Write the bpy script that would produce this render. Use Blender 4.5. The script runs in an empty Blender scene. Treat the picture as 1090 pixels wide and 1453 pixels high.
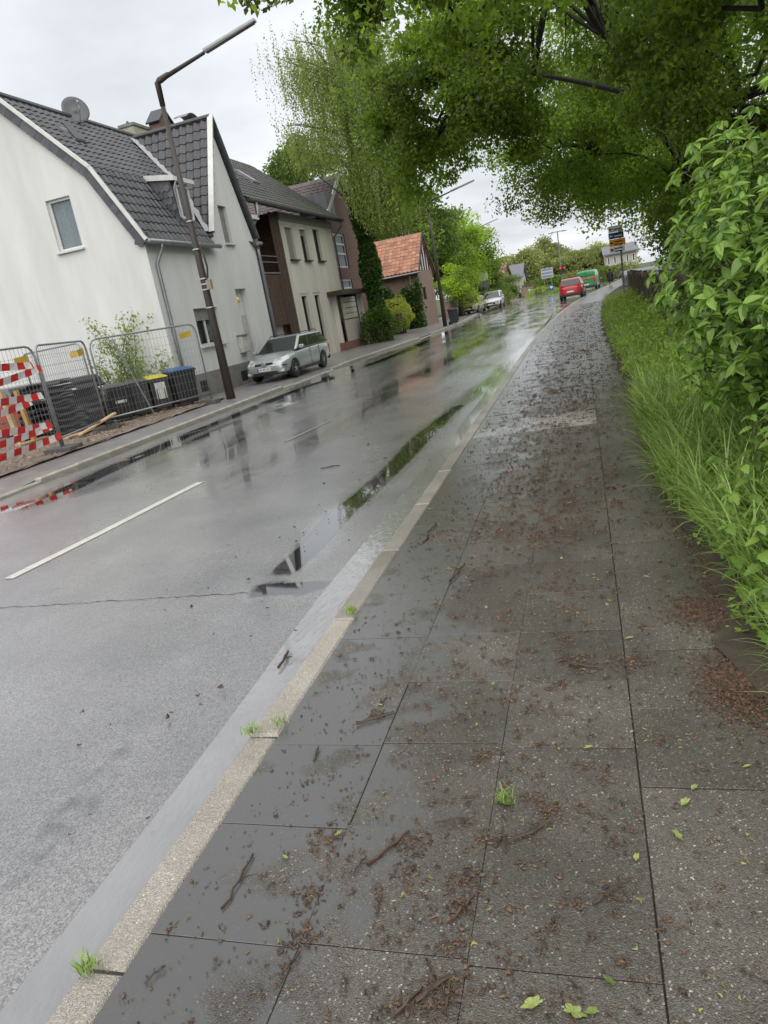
import bpy, bmesh, math, random
import numpy as np
from mathutils import Vector, Matrix
random.seed(7); RNG = np.random.default_rng(7)
R_ = math.radians
scene = bpy.context.scene
COL = scene.collection

# ------------------------------------------------------------------ camera
F_PX, CAM_H, ROLL, VPX, VPY = 1007.0, 1.78, R_(10.2), 822 - 545, 388 - 726.5
_d = -(VPX * math.sin(ROLL) + VPY * math.cos(ROLL))
_down = np.array([math.sin(ROLL) * F_PX, math.cos(ROLL) * F_PX, _d]); _down /= np.linalg.norm(_down)
_Y = np.array([VPX, VPY, F_PX]); _Y /= np.linalg.norm(_Y)
RM = np.array([np.cross(_Y, -_down), _Y, -_down])          # photo camera axes -> world
cam_data = bpy.data.cameras.new('camera'); cam = bpy.data.objects.new('camera', cam_data); COL.objects.link(cam)
cr, cu, cb = RM @ [1, 0, 0], RM @ [0, -1, 0], RM @ [0, 0, -1]
cam.matrix_world = Matrix(((cr[0], cu[0], cb[0], 0), (cr[1], cu[1], cb[1], 0), (cr[2], cu[2], cb[2], CAM_H), (0, 0, 0, 1)))
cam_data.sensor_fit = 'VERTICAL'; cam_data.sensor_height = 36; cam_data.lens = F_PX / 1453 * 36
cam_data.clip_start = 0.05; cam_data.clip_end = 2000
scene.camera = cam
def ray(x, y): return RM @ np.array([x - 545, y - 726.5, F_PX])
def G(x, y, z=0.0):
    d = ray(x, y); t = (z - CAM_H) / d[2]; return Vector((t * d[0], t * d[1], z))
def P(x, y, X=None, Y=None):
    d = ray(x, y); t = X / d[0] if X is not None else Y / d[1]
    return Vector((t * d[0], t * d[1], CAM_H + t * d[2]))

# ------------------------------------------------------------------ world, sun, exposure
SUN_EL, SUN_AZ = R_(58), R_(168)        # azimuth clockwise from +Y
w = bpy.data.worlds.new('World'); scene.world = w; w.use_nodes = True
nt = w.node_tree; nt.nodes.clear(); N = nt.nodes.new; L = nt.links.new
out = N('ShaderNodeOutputWorld'); bg = N('ShaderNodeBackground'); bg.inputs[1].default_value = 0.1
sky = N('ShaderNodeTexSky'); sky.sky_type = 'NISHITA'; sky.sun_disc = False
sky.sun_elevation = SUN_EL; sky.sun_rotation = SUN_AZ; sky.dust_density = 4; sky.air_density = 1.2
tc = N('ShaderNodeTexCoord'); sep = N('ShaderNodeSeparateXYZ'); L(tc.outputs['Generated'], sep.inputs[0])
zc = N('ShaderNodeMath'); zc.operation = 'MAXIMUM'; zc.inputs[1].default_value = 0.0; L(sep.outputs[2], zc.inputs[0])
za = N('ShaderNodeMath'); za.operation = 'ADD'; za.inputs[1].default_value = 0.16; L(zc.outputs[0], za.inputs[0])
dv = N('ShaderNodeVectorMath'); dv.operation = 'DIVIDE'; L(tc.outputs['Generated'], dv.inputs[0])
cmb = N('ShaderNodeCombineXYZ'); [L(za.outputs[0], cmb.inputs[i]) for i in range(3)]; L(cmb.outputs[0], dv.inputs[1])
no = N('ShaderNodeTexNoise'); no.inputs['Scale'].default_value = 1.0; no.inputs['Detail'].default_value = 6; no.inputs['Roughness'].default_value = .55
L(dv.outputs[0], no.inputs['Vector'])
rp = N('ShaderNodeValToRGB'); L(no.outputs[0], rp.inputs[0])
rp.color_ramp.elements[0].position = .3; rp.color_ramp.elements[0].color = (3.2, 3.35, 3.6, 1)
rp.color_ramp.elements[1].position = .68; rp.color_ramp.elements[1].color = (5.3, 5.45, 5.65, 1)
mx = N('ShaderNodeMixRGB'); mx.inputs[0].default_value = .93; L(sky.outputs[0], mx.inputs[1]); L(rp.outputs[0], mx.inputs[2])
L(mx.outputs[0], bg.inputs[0]); L(bg.outputs[0], out.inputs[0])
sl = bpy.data.lights.new('sun', 'SUN'); sl.energy = 1.5; sl.angle = R_(110); sl.color = (1, .97, .93)
so = bpy.data.objects.new('sun', sl); COL.objects.link(so)
sd = Vector((math.sin(SUN_AZ) * math.cos(SUN_EL), math.cos(SUN_AZ) * math.cos(SUN_EL), math.sin(SUN_EL)))
so.rotation_euler = sd.to_track_quat('Z', 'Y').to_euler(); so.location = (0, -20, 60)
vs = scene.view_settings; vs.view_transform = 'Standard'; vs.look = 'None'; vs.gamma = 1; vs.exposure = 0.98; vs.use_curve_mapping = False
scene.cycles.max_bounces = 8; scene.cycles.diffuse_bounces = 4; scene.cycles.glossy_bounces = 3
scene.cycles.transparent_max_bounces = 8; scene.cycles.transmission_bounces = 5
scene.cycles.caustics_reflective = False; scene.cycles.caustics_refractive = False

# ------------------------------------------------------------------ materials
MATS = {}
def mat(name, col, rough=.6, var=.15, scale=6., bump=0., bscale=60., spec=.5, metal=0., col2=None, streak=False, coat=0., island=0.):
    """principled + noise variation of colour, fine bump"""
    if name in MATS: return MATS[name]
    m = bpy.data.materials.new(name); m.use_nodes = True; MATS[name] = m
    nt = m.node_tree; b = nt.nodes['Principled BSDF']; N = nt.nodes.new; L = nt.links.new
    b.inputs['Roughness'].default_value = rough; b.inputs['Metallic'].default_value = metal
    b.inputs['Specular IOR Level'].default_value = spec; b.inputs['Coat Weight'].default_value = coat; b.inputs['Coat Roughness'].default_value = .05
    tc = N('ShaderNodeTexCoord'); mp = N('ShaderNodeMapping'); L(tc.outputs['Object'], mp.inputs[0])
    if streak: mp.inputs['Scale'].default_value = (1, 1, .18)
    n = N('ShaderNodeTexNoise'); n.inputs['Scale'].default_value = scale; n.inputs['Detail'].default_value = 5; n.inputs['Roughness'].default_value = .6; L(mp.outputs[0], n.inputs['Vector'])
    r = N('ShaderNodeValToRGB'); L(n.outputs[0], r.inputs[0])
    c = np.array(col[:3]); c2 = np.array(col2[:3]) if col2 else c * (1 + var)
    c1 = c * (1 - var) if not col2 else c
    r.color_ramp.elements[0].position = .32; r.color_ramp.elements[1].position = .68
    r.color_ramp.elements[0].color = (*c1, 1); r.color_ramp.elements[1].color = (*np.minimum(c2, .95), 1)
    src = r.outputs[0]
    if island:
        g = N('ShaderNodeNewGeometry'); hs = N('ShaderNodeHueSaturation'); mr = N('ShaderNodeMapRange')
        oi = N('ShaderNodeObjectInfo'); ad = N('ShaderNodeMath'); ad.operation = 'ADD'; L(g.outputs['Random Per Island'], ad.inputs[0]); L(oi.outputs['Random'], ad.inputs[1])
        fr = N('ShaderNodeMath'); fr.operation = 'FRACT'; L(ad.outputs[0], fr.inputs[0])
        L(fr.outputs[0], mr.inputs[0]); mr.inputs[3].default_value = 1 - island; mr.inputs[4].default_value = 1 + island
        L(src, hs.inputs['Color']); L(mr.outputs[0], hs.inputs['Value']); src = hs.outputs[0]
    L(src, b.inputs['Base Color'])
    if bump:
        n2 = N('ShaderNodeTexNoise'); n2.inputs['Scale'].default_value = bscale; n2.inputs['Detail'].default_value = 4; L(tc.outputs['Object'], n2.inputs['Vector'])
        bp = N('ShaderNodeBump'); bp.inputs['Strength'].default_value = bump; bp.inputs['Distance'].default_value = .01
        L(n2.outputs[0], bp.inputs['Height']); L(bp.outputs[0], b.inputs['Normal'])
    return m
def leafmat(name, col, tr=.35, var=.35, rough=.45, col2=None):
    """leaf: principled + translucent, value and hue varied per leaf"""
    m = bpy.data.materials.new(name); m.use_nodes = True; MATS[name] = m
    nt = m.node_tree; b = nt.nodes['Principled BSDF']; o = nt.nodes['Material Output']; N = nt.nodes.new; L = nt.links.new
    b.inputs['Roughness'].default_value = rough; b.inputs['Specular IOR Level'].default_value = .45
    g = N('ShaderNodeNewGeometry'); oi = N('ShaderNodeObjectInfo'); ad = N('ShaderNodeMath'); ad.operation = 'ADD'
    L(g.outputs['Random Per Island'], ad.inputs[0]); L(oi.outputs['Random'], ad.inputs[1])
    fr = N('ShaderNodeMath'); fr.operation = 'FRACT'; L(ad.outputs[0], fr.inputs[0])
    r = N('ShaderNodeValToRGB'); L(fr.outputs[0], r.inputs[0]); c = np.array(col); c2 = np.array(col2) if col2 else c * np.array([1.5, 1.3, .9])
    r.color_ramp.elements[0].color = (*(c * (1 - var)), 1); r.color_ramp.elements[1].color = (*np.minimum(c2 * (1 + var * .4), .9), 1)
    ta = N('ShaderNodeAttribute'); ta.attribute_name = 'tone'; t1 = N('ShaderNodeMath'); t1.operation = 'ADD'; t1.inputs[1].default_value = 1.0; L(ta.outputs['Fac'], t1.inputs[0])
    th = N('ShaderNodeHueSaturation'); L(r.outputs[0], th.inputs['Color']); L(t1.outputs[0], th.inputs['Value']); r = th
    L(r.outputs[0], b.inputs['Base Color'])
    t = N('ShaderNodeBsdfTranslucent'); hs = N('ShaderNodeHueSaturation'); hs.inputs['Value'].default_value = 1.9; hs.inputs['Hue'].default_value = .485
    L(r.outputs[0], hs.inputs['Color']); L(hs.outputs[0], t.inputs[0])
    mx = N('ShaderNodeMixShader'); mx.inputs[0].default_value = tr; L(b.outputs[0], mx.inputs[1]); L(t.outputs[0], mx.inputs[2]); L(mx.outputs[0], o.inputs[0])
    return m
def glass(name, tint=(.02, .025, .028), clear=.25):
    m = bpy.data.materials.new(name); m.use_nodes = True; MATS[name] = m
    nt = m.node_tree; b = nt.nodes['Principled BSDF']; o = nt.nodes['Material Output']; N = nt.nodes.new; L = nt.links.new
    b.inputs['Base Color'].default_value = (*tint, 1); b.inputs['Roughness'].default_value = .03; b.inputs['Specular IOR Level'].default_value = .8
    tr = N('ShaderNodeBsdfTransparent'); tr.inputs[0].default_value = (.8, .85, .85, 1)
    mx = N('ShaderNodeMixShader'); mx.inputs[0].default_value = clear; L(b.outputs[0], mx.inputs[1]); L(tr.outputs[0], mx.inputs[2]); L(mx.outputs[0], o.inputs[0])
    nz = N('ShaderNodeTexNoise'); nz.inputs['Scale'].default_value = 1.5; bp = N('ShaderNodeBump'); bp.inputs['Strength'].default_value = .03
    tcn = N('ShaderNodeTexCoord'); L(tcn.outputs['Object'], nz.inputs[0]); L(nz.outputs[0], bp.inputs['Height']); L(bp.outputs[0], b.inputs['Normal'])
    return m
def brickmat(name, c1, c2, mortar, sc=1.0, bw=.25, rh=.083):
    """far brickwork: pieces too small to tell apart; box-mapped by normal"""
    m = bpy.data.materials.new(name); m.use_nodes = True; MATS[name] = m
    nt = m.node_tree; b = nt.nodes['Principled BSDF']; N = nt.nodes.new; L = nt.links.new
    tc = N('ShaderNodeTexCoord'); s = N('ShaderNodeSeparateXYZ'); L(tc.outputs['Object'], s.inputs[0])
    a = N('ShaderNodeMath'); L(s.outputs[0], a.inputs[0]); L(s.outputs[1], a.inputs[1])
    cb = N('ShaderNodeCombineXYZ'); L(a.outputs[0], cb.inputs[0]); L(s.outputs[2], cb.inputs[1])
    t = N('ShaderNodeTexBrick'); L(cb.outputs[0], t.inputs[0]); t.inputs['Scale'].default_value = sc
    t.inputs['Brick Width'].default_value = bw; t.inputs['Row Height'].default_value = rh; t.inputs['Mortar Size'].default_value = .008
    t.inputs[1].default_value = (*c1, 1); t.inputs[2].default_value = (*c2, 1); t.inputs[3].default_value = (*mortar, 1)
    L(t.outputs[0], b.inputs['Base Color']); b.inputs['Roughness'].default_value = .7
    bp = N('ShaderNodeBump'); bp.inputs['Strength'].default_value = .5; bp.inputs['Distance'].default_value = .01; bp.invert = True; L(t.outputs[1], bp.inputs['Height']); L(bp.outputs[0], b.inputs['Normal'])
    return m

# ------------------------------------------------------------------ mesh helpers
class MB:
    def __init__(s): s.v = []; s.f = []
    def add(s, vs, fs):
        o = len(s.v); s.v += [tuple(p) for p in vs]; s.f += [tuple(i + o for i in f) for f in fs]; return s
    def box(s, c, size, rz=0, M=None):
        hx, hy, hz = [k / 2 for k in size]; vs = [Vector((x, y, z)) for z in (-hz, hz) for y in (-hy, hy) for x in (-hx, hx)]
        if M is None: M = Matrix.Rotation(rz, 3, 'Z')
        vs = [M @ q + Vector(c) for q in vs]
        return s.add(vs, [(0, 2, 3, 1), (4, 5, 7, 6), (0, 1, 5, 4), (2, 6, 7, 3), (0, 4, 6, 2), (1, 3, 7, 5)])
    def mm(s, a, b): return s.box([(a[i] + b[i]) / 2 for i in range(3)], [abs(b[i] - a[i]) for i in range(3)])
    def beam(s, a, b, wd, ht, up=(0, 0, 1)):
        a, b = Vector(a), Vector(b); d = (b - a); ln = d.length; d.normalize(); up = Vector(up)
        sx = d.cross(up); sx.normalize(); u2 = sx.cross(d)
        M = Matrix((d, sx, u2)).transposed()
        return s.box((a + b) / 2, (ln, wd, ht), M=M)
    def tube(s, pts, rad, n=8, cap=True, squash=None):
        pts = [Vector(p) for p in pts]
        if not hasattr(rad, '__len__'): rad = [rad] * len(pts)
        o = len(s.v); ref = None
        for i, p in enumerate(pts):
            t = (pts[min(i + 1, len(pts) - 1)] - pts[max(i - 1, 0)]).normalized()
            if ref is None: ref = t.orthogonal().normalized()
            ref = (ref - t * ref.dot(t)).normalized(); bn = t.cross(ref)
            for k in range(n):
                a = 2 * math.pi * k / n; s.v.append(tuple(p + (ref * math.cos(a) + bn * math.sin(a)) * rad[i]))
        for i in range(len(pts) - 1):
            for k in range(n):
                k2 = (k + 1) % n; s.f.append((o + i * n + k, o + i * n + k2, o + (i + 1) * n + k2, o + (i + 1) * n + k))
        if cap: s.f.append(tuple(o + k for k in reversed(range(n)))); s.f.append(tuple(o + (len(pts) - 1) * n + k for k in range(n)))
        return s
    def prism(s, poly, ext):
        poly = [Vector(p) for p in poly]; e = Vector(ext); n = len(poly)
        return s.add(poly + [p + e for p in poly], [tuple(reversed(range(n))), tuple(range(n, 2 * n))] + [(i, (i + 1) % n, (i + 1) % n + n, i + n) for i in range(n)])
    def lathe(s, prof, c=(0, 0, 0), n=16, axis='Z'):
        o = len(s.v)
        for r, h in prof:
            for k in range(n):
                a = 2 * math.pi * k / n; x, y = r * math.cos(a), r * math.sin(a)
                q = (x, y, h) if axis == 'Z' else ((x, h, y) if axis == 'Y' else (h, x, y)); s.v.append((q[0] + c[0], q[1] + c[1], q[2] + c[2]))
        for i in range(len(prof) - 1):
            for k in range(n):
                k2 = (k + 1) % n; s.f.append((o + i * n + k, o + i * n + k2, o + (i + 1) * n + k2, o + (i + 1) * n + k))
        s.f.append(tuple(o + k for k in reversed(range(n)))); s.f.append(tuple(o + (len(prof) - 1) * n + k for k in range(n)))
        return s
    def quad(s, a, b, c, d): return s.add([a, b, c, d], [(0, 1, 2, 3)])
def tag(o, label=None, cat=None, group=None, kind=None):
    for k, v in (('label', label), ('category', cat), ('group', group), ('kind', kind)):
        if v: o[k] = v
    return o
def root(name, loc, label, cat, group=None, rz=0):
    o = bpy.data.objects.new(name, None); o.empty_display_size = .2; COL.objects.link(o); o.location = loc; o.rotation_euler.z = rz
    return tag(o, label, cat, group)
def worldloc(p):
    l = Vector((0, 0, 0))
    while p is not None: l += Vector(p.location); p = p.parent
    return l
def obj(name, mb, m, parent=None, local=False, smooth=False, bevel=0, seg=2, subsurf=0, label=None, cat=None, group=None, kind=None):
    """vertices are world coordinates unless local; children are stored relative to their parent"""
    me = bpy.data.meshes.new(name); vs = mb.v
    o = bpy.data.objects.new(name, me)
    if parent is not None:
        o.parent = parent
        if not local:
            l = worldloc(parent); vs = [(p[0] - l.x, p[1] - l.y, p[2] - l.z) for p in vs]
    elif not local and vs:
        a = np.array(vs); c = Vector(((a[:, 0].min() + a[:, 0].max()) / 2, (a[:, 1].min() + a[:, 1].max()) / 2, a[:, 2].min()))
        o.location = c; vs = (a - np.array(c)).tolist()
    me.from_pydata(vs, [], mb.f); me.update()
    if m: me.materials.append(m)
    COL.objects.link(o)
    if smooth: me.polygons.foreach_set('use_smooth', [True] * len(me.polygons))
    if subsurf: md = o.modifiers.new('s', 'SUBSURF'); md.levels = md.render_levels = subsurf
    if bevel: md = o.modifiers.new('b', 'BEVEL'); md.width = bevel; md.segments = seg; md.limit_method = 'ANGLE'
    return tag(o, label, cat, group, kind)
def inst(name, me, M, parent, m=None):
    o = bpy.data.objects.new(name, me); o.parent = parent; o.matrix_local = M; COL.objects.link(o); return o
def mesh_np(name, verts, quads, m, smooth=False):
    """verts (n,3), quads (k,3|4) numpy -> mesh"""
    me = bpy.data.meshes.new(name); n, k = quads.shape
    me.vertices.add(len(verts)); me.vertices.foreach_set('co', np.ascontiguousarray(verts, np.float32).ravel())
    me.loops.add(n * k); me.loops.foreach_set('vertex_index', np.ascontiguousarray(quads, np.int32).ravel())
    me.polygons.add(n); me.polygons.foreach_set('loop_start', np.arange(0, n * k, k, dtype=np.int32)); me.polygons.foreach_set('loop_total', np.full(n, k, np.int32))
    me.update(calc_edges=True); me.materials.append(m)
    if smooth: me.polygons.foreach_set('use_smooth', np.ones(n, bool))
    return me
def unit(a): return a / np.maximum(np.linalg.norm(a, axis=1, keepdims=True), 1e-9)
def leaf_arrays(c, size, droop=.5, wid=.62, up=.6, dirs=None, fold=.18):
    """leaf-sized folded rhombi: two triangles sharing the midrib"""
    n = len(c); d = RNG.normal(size=(n, 3)) if dirs is None else dirs + RNG.normal(size=(n, 3)) * .35
    d[:, 2] -= droop; d = unit(d)
    nr = RNG.normal(size=(n, 3)); nr[:, 2] += up; nr = unit(nr - d * (nr * d).sum(1, keepdims=True)); s = np.cross(d, nr)
    L_ = (size * RNG.uniform(.65, 1.25, n))[:, None]; W = L_ * wid * .5
    b = c; t = c + d * L_; m = c + d * L_ * .45
    l = m + s * W + nr * W * fold * 2; r = m - s * W + nr * W * fold * 2
    v = np.stack([b, r, t, l], 1).reshape(-1, 3); i = np.arange(n)[:, None] * 4
    f = np.concatenate([i + np.array([[0, 1, 2]]), i + np.array([[0, 2, 3]])], 0)
    return v, f
def leaf_obj(name, c, size, m, parent=None, kind=None, tone=None, **k):
    v, f = leaf_arrays(np.asarray(c, float), size, **k)
    if parent is not None: v = v - np.array(worldloc(parent))
    o = bpy.data.objects.new(name, mesh_np(name, v, f, m)); COL.objects.link(o)
    if parent is not None: o.parent = parent
    if tone is not None: at = o.data.attributes.new('tone', 'FLOAT', 'POINT'); at.data.foreach_set('value', np.repeat(tone, 4).astype(np.float32))
    return tag(o, kind=kind)
def ipts(n, c, r, shell=.0):
    d = unit(RNG.normal(size=(n, 3))); q = RNG.uniform(shell ** 3, 1, n) ** (1 / 3)
    return np.array(c) + d * q[:, None] * np.array(r)
def text_mesh(mb_name, txt, size, m, parent, loc, rot, label=None):
    cu = bpy.data.curves.new(mb_name, 'FONT'); cu.body = txt; cu.size = size; cu.extrude = .001; cu.align_x = 'CENTER'; cu.align_y = 'CENTER'
    t = bpy.data.objects.new('tmp', cu); COL.objects.link(t)
    dg = bpy.context.evaluated_depsgraph_get(); me = bpy.data.meshes.new_from_object(t.evaluated_get(dg)); bpy.data.objects.remove(t)
    me.materials.clear(); me.materials.append(m); o = bpy.data.objects.new(mb_name, me); COL.objects.link(o); o.parent = parent
    o.location = loc; o.rotation_euler = rot; return o

# ------------------------------------------------------------------ road lines
def curve(y): 
    y = np.asarray(y, float); a = np.clip(y - 18, 0, 64); return .001 * a * a + np.clip(y - 82, 0, None) * .1
def rk(y): return -1.655 + curve(y)                         # road edge at right kerb
def lk(y): return np.interp(y, [-10, 26, 30, 38, 50, 60, 72, 90, 140, 200], [-9.25, -9.25, -9.1, -8.35, -8.0, -8.5, -9.2, -9.4, -8.0, -2])
# ------------------------------------------------------------------ ground, road
def crown(x, y):
    l, r = lk(y), rk(y); t = (x - l) / (r - l); return -.10 + .075 * (1 - (2 * np.clip(t, 0, 1) - 1) ** 2)
def undul(x, y): return np.clip((rk(y) - x) / 1.2, 0, 1) * .006 * np.sin(x * 2.1 + .7 * np.sin(y * .9)) * np.sin(y * .63 + 1) + .003 * np.clip((rk(y) - x - .1), 0, 1) * np.sin(y * 1.7 + x)
def road_z(x, y): return crown(x, y) + undul(x, y)
m_earth = mat('earth', (.055, .042, .03), .8, .4, 3, .6, 30)
m_lawn = mat('lawn', (.05, .075, .02), .8, .4, 2, .6, 20)
obj('ground', MB().quad((-900, -300, -.16), (900, -300, -.16), (900, 1500, -.16), (-900, 1500, -.16)), m_lawn, kind='structure')

def asphalt_mat():
    m = bpy.data.materials.new('wet_asphalt'); m.use_nodes = True; nt = m.node_tree; b = nt.nodes['Principled BSDF']; N = nt.nodes.new; L = nt.links.new
    tc = N('ShaderNodeTexCoord'); at = N('ShaderNodeAttribute'); at.attribute_name = 'wet'
    def noise(s, d=4, v=None):
        n = N('ShaderNodeTexNoise'); n.inputs['Scale'].default_value = s; n.inputs['Detail'].default_value = d
        L(v or tc.outputs['Object'], n.inputs['Vector']); return n.outputs[0]
    def ramp(src, p0, c0, p1, c1):
        r = N('ShaderNodeValToRGB'); L(src, r.inputs[0]); e = r.color_ramp.elements; e[0].position = p0; e[1].position = p1; e[0].color = (*c0, 1); e[1].color = (*c1, 1); return r.outputs[0]
    def math_(op, a, b2):
        n = N('ShaderNodeMath'); n.operation = op
        for i, q in enumerate((a, b2)):
            if isinstance(q, (int, float)): n.inputs[i].default_value = q
            else: L(q, n.inputs[i])
        return n.outputs[0]
    mp = N('ShaderNodeMapping'); mp.inputs['Scale'].default_value = (1, .22, 1); L(tc.outputs['Object'], mp.inputs[0])
    lo = noise(1.6, 5, mp.outputs[0]); hi = noise(9, 4)
    wet = math_('ADD', at.outputs['Fac'], math_('MULTIPLY', math_('SUBTRACT', lo, .5), .95)); wet = math_('ADD', wet, math_('MULTIPLY', math_('SUBTRACT', hi, .5), .35))
    mask = ramp(wet, .44, (0, 0, 0), .66, (1, 1, 1)); damp = ramp(wet, .0, (0, 0, 0), .5, (1, 1, 1))
    vo = N('ShaderNodeTexVoronoi'); vo.inputs['Scale'].default_value = 165; L(tc.outputs['Object'], vo.inputs['Vector'])
    agg = ramp(vo.outputs['Color'], .1, (.1, .1, .105), .95, (.32, .317, .315))
    big = ramp(noise(1.2, 6), .3, (.72, .72, .74), .7, (1.12, 1.1, 1.07))
    mu = N('ShaderNodeMixRGB'); mu.blend_type = 'MULTIPLY'; mu.inputs[0].default_value = 1; L(agg, mu.inputs[1]); L(big, mu.inputs[2])
    dk = N('ShaderNodeMixRGB'); L(mask, dk.inputs[0]); L(mu.outputs[0], dk.inputs[1]); dk.inputs[2].default_value = (.02, .02, .02, 1)
    L(dk.outputs[0], b.inputs['Base Color'])
    rr = N('ShaderNodeMapRange'); L(damp, rr.inputs[0]); rr.inputs[3].default_value = .3; rr.inputs[4].default_value = .12
    r2 = N('ShaderNodeMixRGB'); L(mask, r2.inputs[0]); L(rr.outputs[0], r2.inputs[1]); r2.inputs[2].default_value = (.015, .015, .015, 1)
    L(r2.outputs[0], b.inputs['Roughness']); b.inputs['Specular IOR Level'].default_value = .9; b.inputs['Coat Weight'].default_value = .9; b.inputs['Coat IOR'].default_value = 1.45
    cr_ = N('ShaderNodeMapRange'); L(damp, cr_.inputs[0]); cr_.inputs[3].default_value = .24; cr_.inputs[4].default_value = .04; L(cr_.outputs[0], b.inputs['Coat Roughness'])
    inv = math_('SUBTRACT', 1.0, mask); bs = math_('MULTIPLY', inv, .27)
    bp = N('ShaderNodeBump'); bp.inputs['Distance'].default_value = .006; L(bs, bp.inputs['Strength']); L(vo.outputs['Distance'], bp.inputs['Height']); bp.invert = True
    L(bp.outputs[0], b.inputs['Normal'])
    return m
m_asph = asphalt_mat()
ys = np.concatenate([np.arange(-6, 24, .16), np.arange(24, 60, .6), np.arange(60, 200, 3)])
NX = 64; tt = np.linspace(0, 1, NX)
gx = lk(ys)[:, None] + (rk(ys) - lk(ys))[:, None] * tt[None]; gy = np.repeat(ys[:, None], NX, 1)
V = np.stack([gx, gy, road_z(gx, gy)], -1).reshape(-1, 3)
ii = (np.arange(len(ys) - 1)[:, None] * NX + np.arange(NX - 1)[None]).ravel()
road = bpy.data.objects.new('road', mesh_np('road', V, np.stack([ii, ii + 1, ii + NX + 1, ii + NX], 1), m_asph, True)); COL.objects.link(road); tag(road, kind='structure')
PUD = [([(362, 836), (440, 829)], .09, 1.15), ([(405, 808), (450, 765), (500, 712)], .11, 1.1), ([(500, 715), (560, 660), (600, 620), (650, 575)], .13, .95),
       ([(650, 575), (690, 545), (740, 500), (800, 455)], .2, .6), ([(30, 1240), (150, 1080), (240, 960), (330, 868)], .14, .42), ([(300, 660), (420, 560), (520, 505)], .3, .62),
       ([(330, 690), (480, 600), (600, 535), (690, 480)], .34, .5), ([(0, 722), (60, 712), (180, 655), (300, 602), (420, 555), (560, 505), (640, 470)], .26, .9),
       ([(120, 700), (230, 650), (330, 600)], .25, .5), ([(540, 560), (620, 520), (700, 470), (760, 430)], .4, .5)]
wet = np.zeros(len(V))
for pts, wd, amt in PUD:
    q = [np.array(G(*p, z=-.06))[:2] for p in pts]; dmin = np.full(len(V), 1e9)
    for a, b in zip(q[:-1], q[1:]):
        ab = b - a; t = np.clip(((V[:, :2] - a) @ ab) / (ab @ ab), 0, 1); dmin = np.minimum(dmin, np.linalg.norm(V[:, :2] - a - t[:, None] * ab, axis=1))
    wet = np.maximum(wet, amt * np.clip((wd * 2.0 - dmin) / (wd * 1.5), 0, 1))
wet = np.maximum(wet, np.clip((V[:, 1] - 14) / 40, 0, .36))
at_ = road.data.attributes.new('wet', 'FLOAT', 'POINT'); at_.data.foreach_set('value', wet.astype(np.float32))
def ribbon(name, pts, wd, m, dz=.005, parent=road, jit=0, n=24):
    pts = [np.array(p)[:2] for p in pts]; mb = MB(); prev = None
    for i in range(n + 1):
        u = i / n * (len(pts) - 1); k = min(int(u), len(pts) - 2); p = pts[k] + (pts[k + 1] - pts[k]) * (u - k)
        d = pts[k + 1] - pts[k]; d = d / np.linalg.norm(d); s = np.array([-d[1], d[0]]); p = p + s * random.uniform(-jit, jit); hw = wd / 2 * (random.uniform(.5, 1.4) if jit else 1)
        a, b = p - s * hw, p + s * hw; cur = [(q[0], q[1], float(road_z(q[0], q[1])) + dz) for q in (a, b)]
        if prev: mb.quad(prev[0], cur[0], cur[1], prev[1])
        prev = cur
    return obj(name, mb, m, parent)
m_line = mat('road_paint', (.5, .48, .43), .35, .22, 14, col2=(.66, .64, .58))
ribbon('centre_line', [G(12, 822, -.03), G(285, 685, -.03)], .12, m_line)
ribbon('worn_line', [G(405, 628, -.03), G(470, 597, -.03)], .08, mat('worn_paint', (.24, .235, .22), .35, .3, 20))
m_crack = mat('crack', (.012, .012, .012), .5)
ribbon('crack', [G(-60, 868, -.04), G(100, 858, -.04), G(230, 847, -.04), G(352, 838, -.05)], .007, m_crack, .003, jit=.014, n=70)

# gutter water: real sheets lying in the low edges of the road
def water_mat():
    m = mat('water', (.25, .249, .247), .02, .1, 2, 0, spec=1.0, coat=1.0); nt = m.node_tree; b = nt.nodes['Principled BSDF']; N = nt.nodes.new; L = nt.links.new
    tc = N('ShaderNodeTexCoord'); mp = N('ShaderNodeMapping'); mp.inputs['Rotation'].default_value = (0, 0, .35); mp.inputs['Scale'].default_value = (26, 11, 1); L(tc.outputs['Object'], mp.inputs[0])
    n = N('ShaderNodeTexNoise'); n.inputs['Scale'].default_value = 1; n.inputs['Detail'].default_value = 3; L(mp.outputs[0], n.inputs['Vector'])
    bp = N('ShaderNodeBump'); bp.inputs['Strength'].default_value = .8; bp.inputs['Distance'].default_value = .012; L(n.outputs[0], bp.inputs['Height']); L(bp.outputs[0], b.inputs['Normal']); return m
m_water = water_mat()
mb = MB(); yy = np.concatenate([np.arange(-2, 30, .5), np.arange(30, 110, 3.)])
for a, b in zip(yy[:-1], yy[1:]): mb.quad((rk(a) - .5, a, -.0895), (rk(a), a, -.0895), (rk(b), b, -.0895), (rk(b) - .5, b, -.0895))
obj('gutter_water', mb, m_water, kind='structure')

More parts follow.
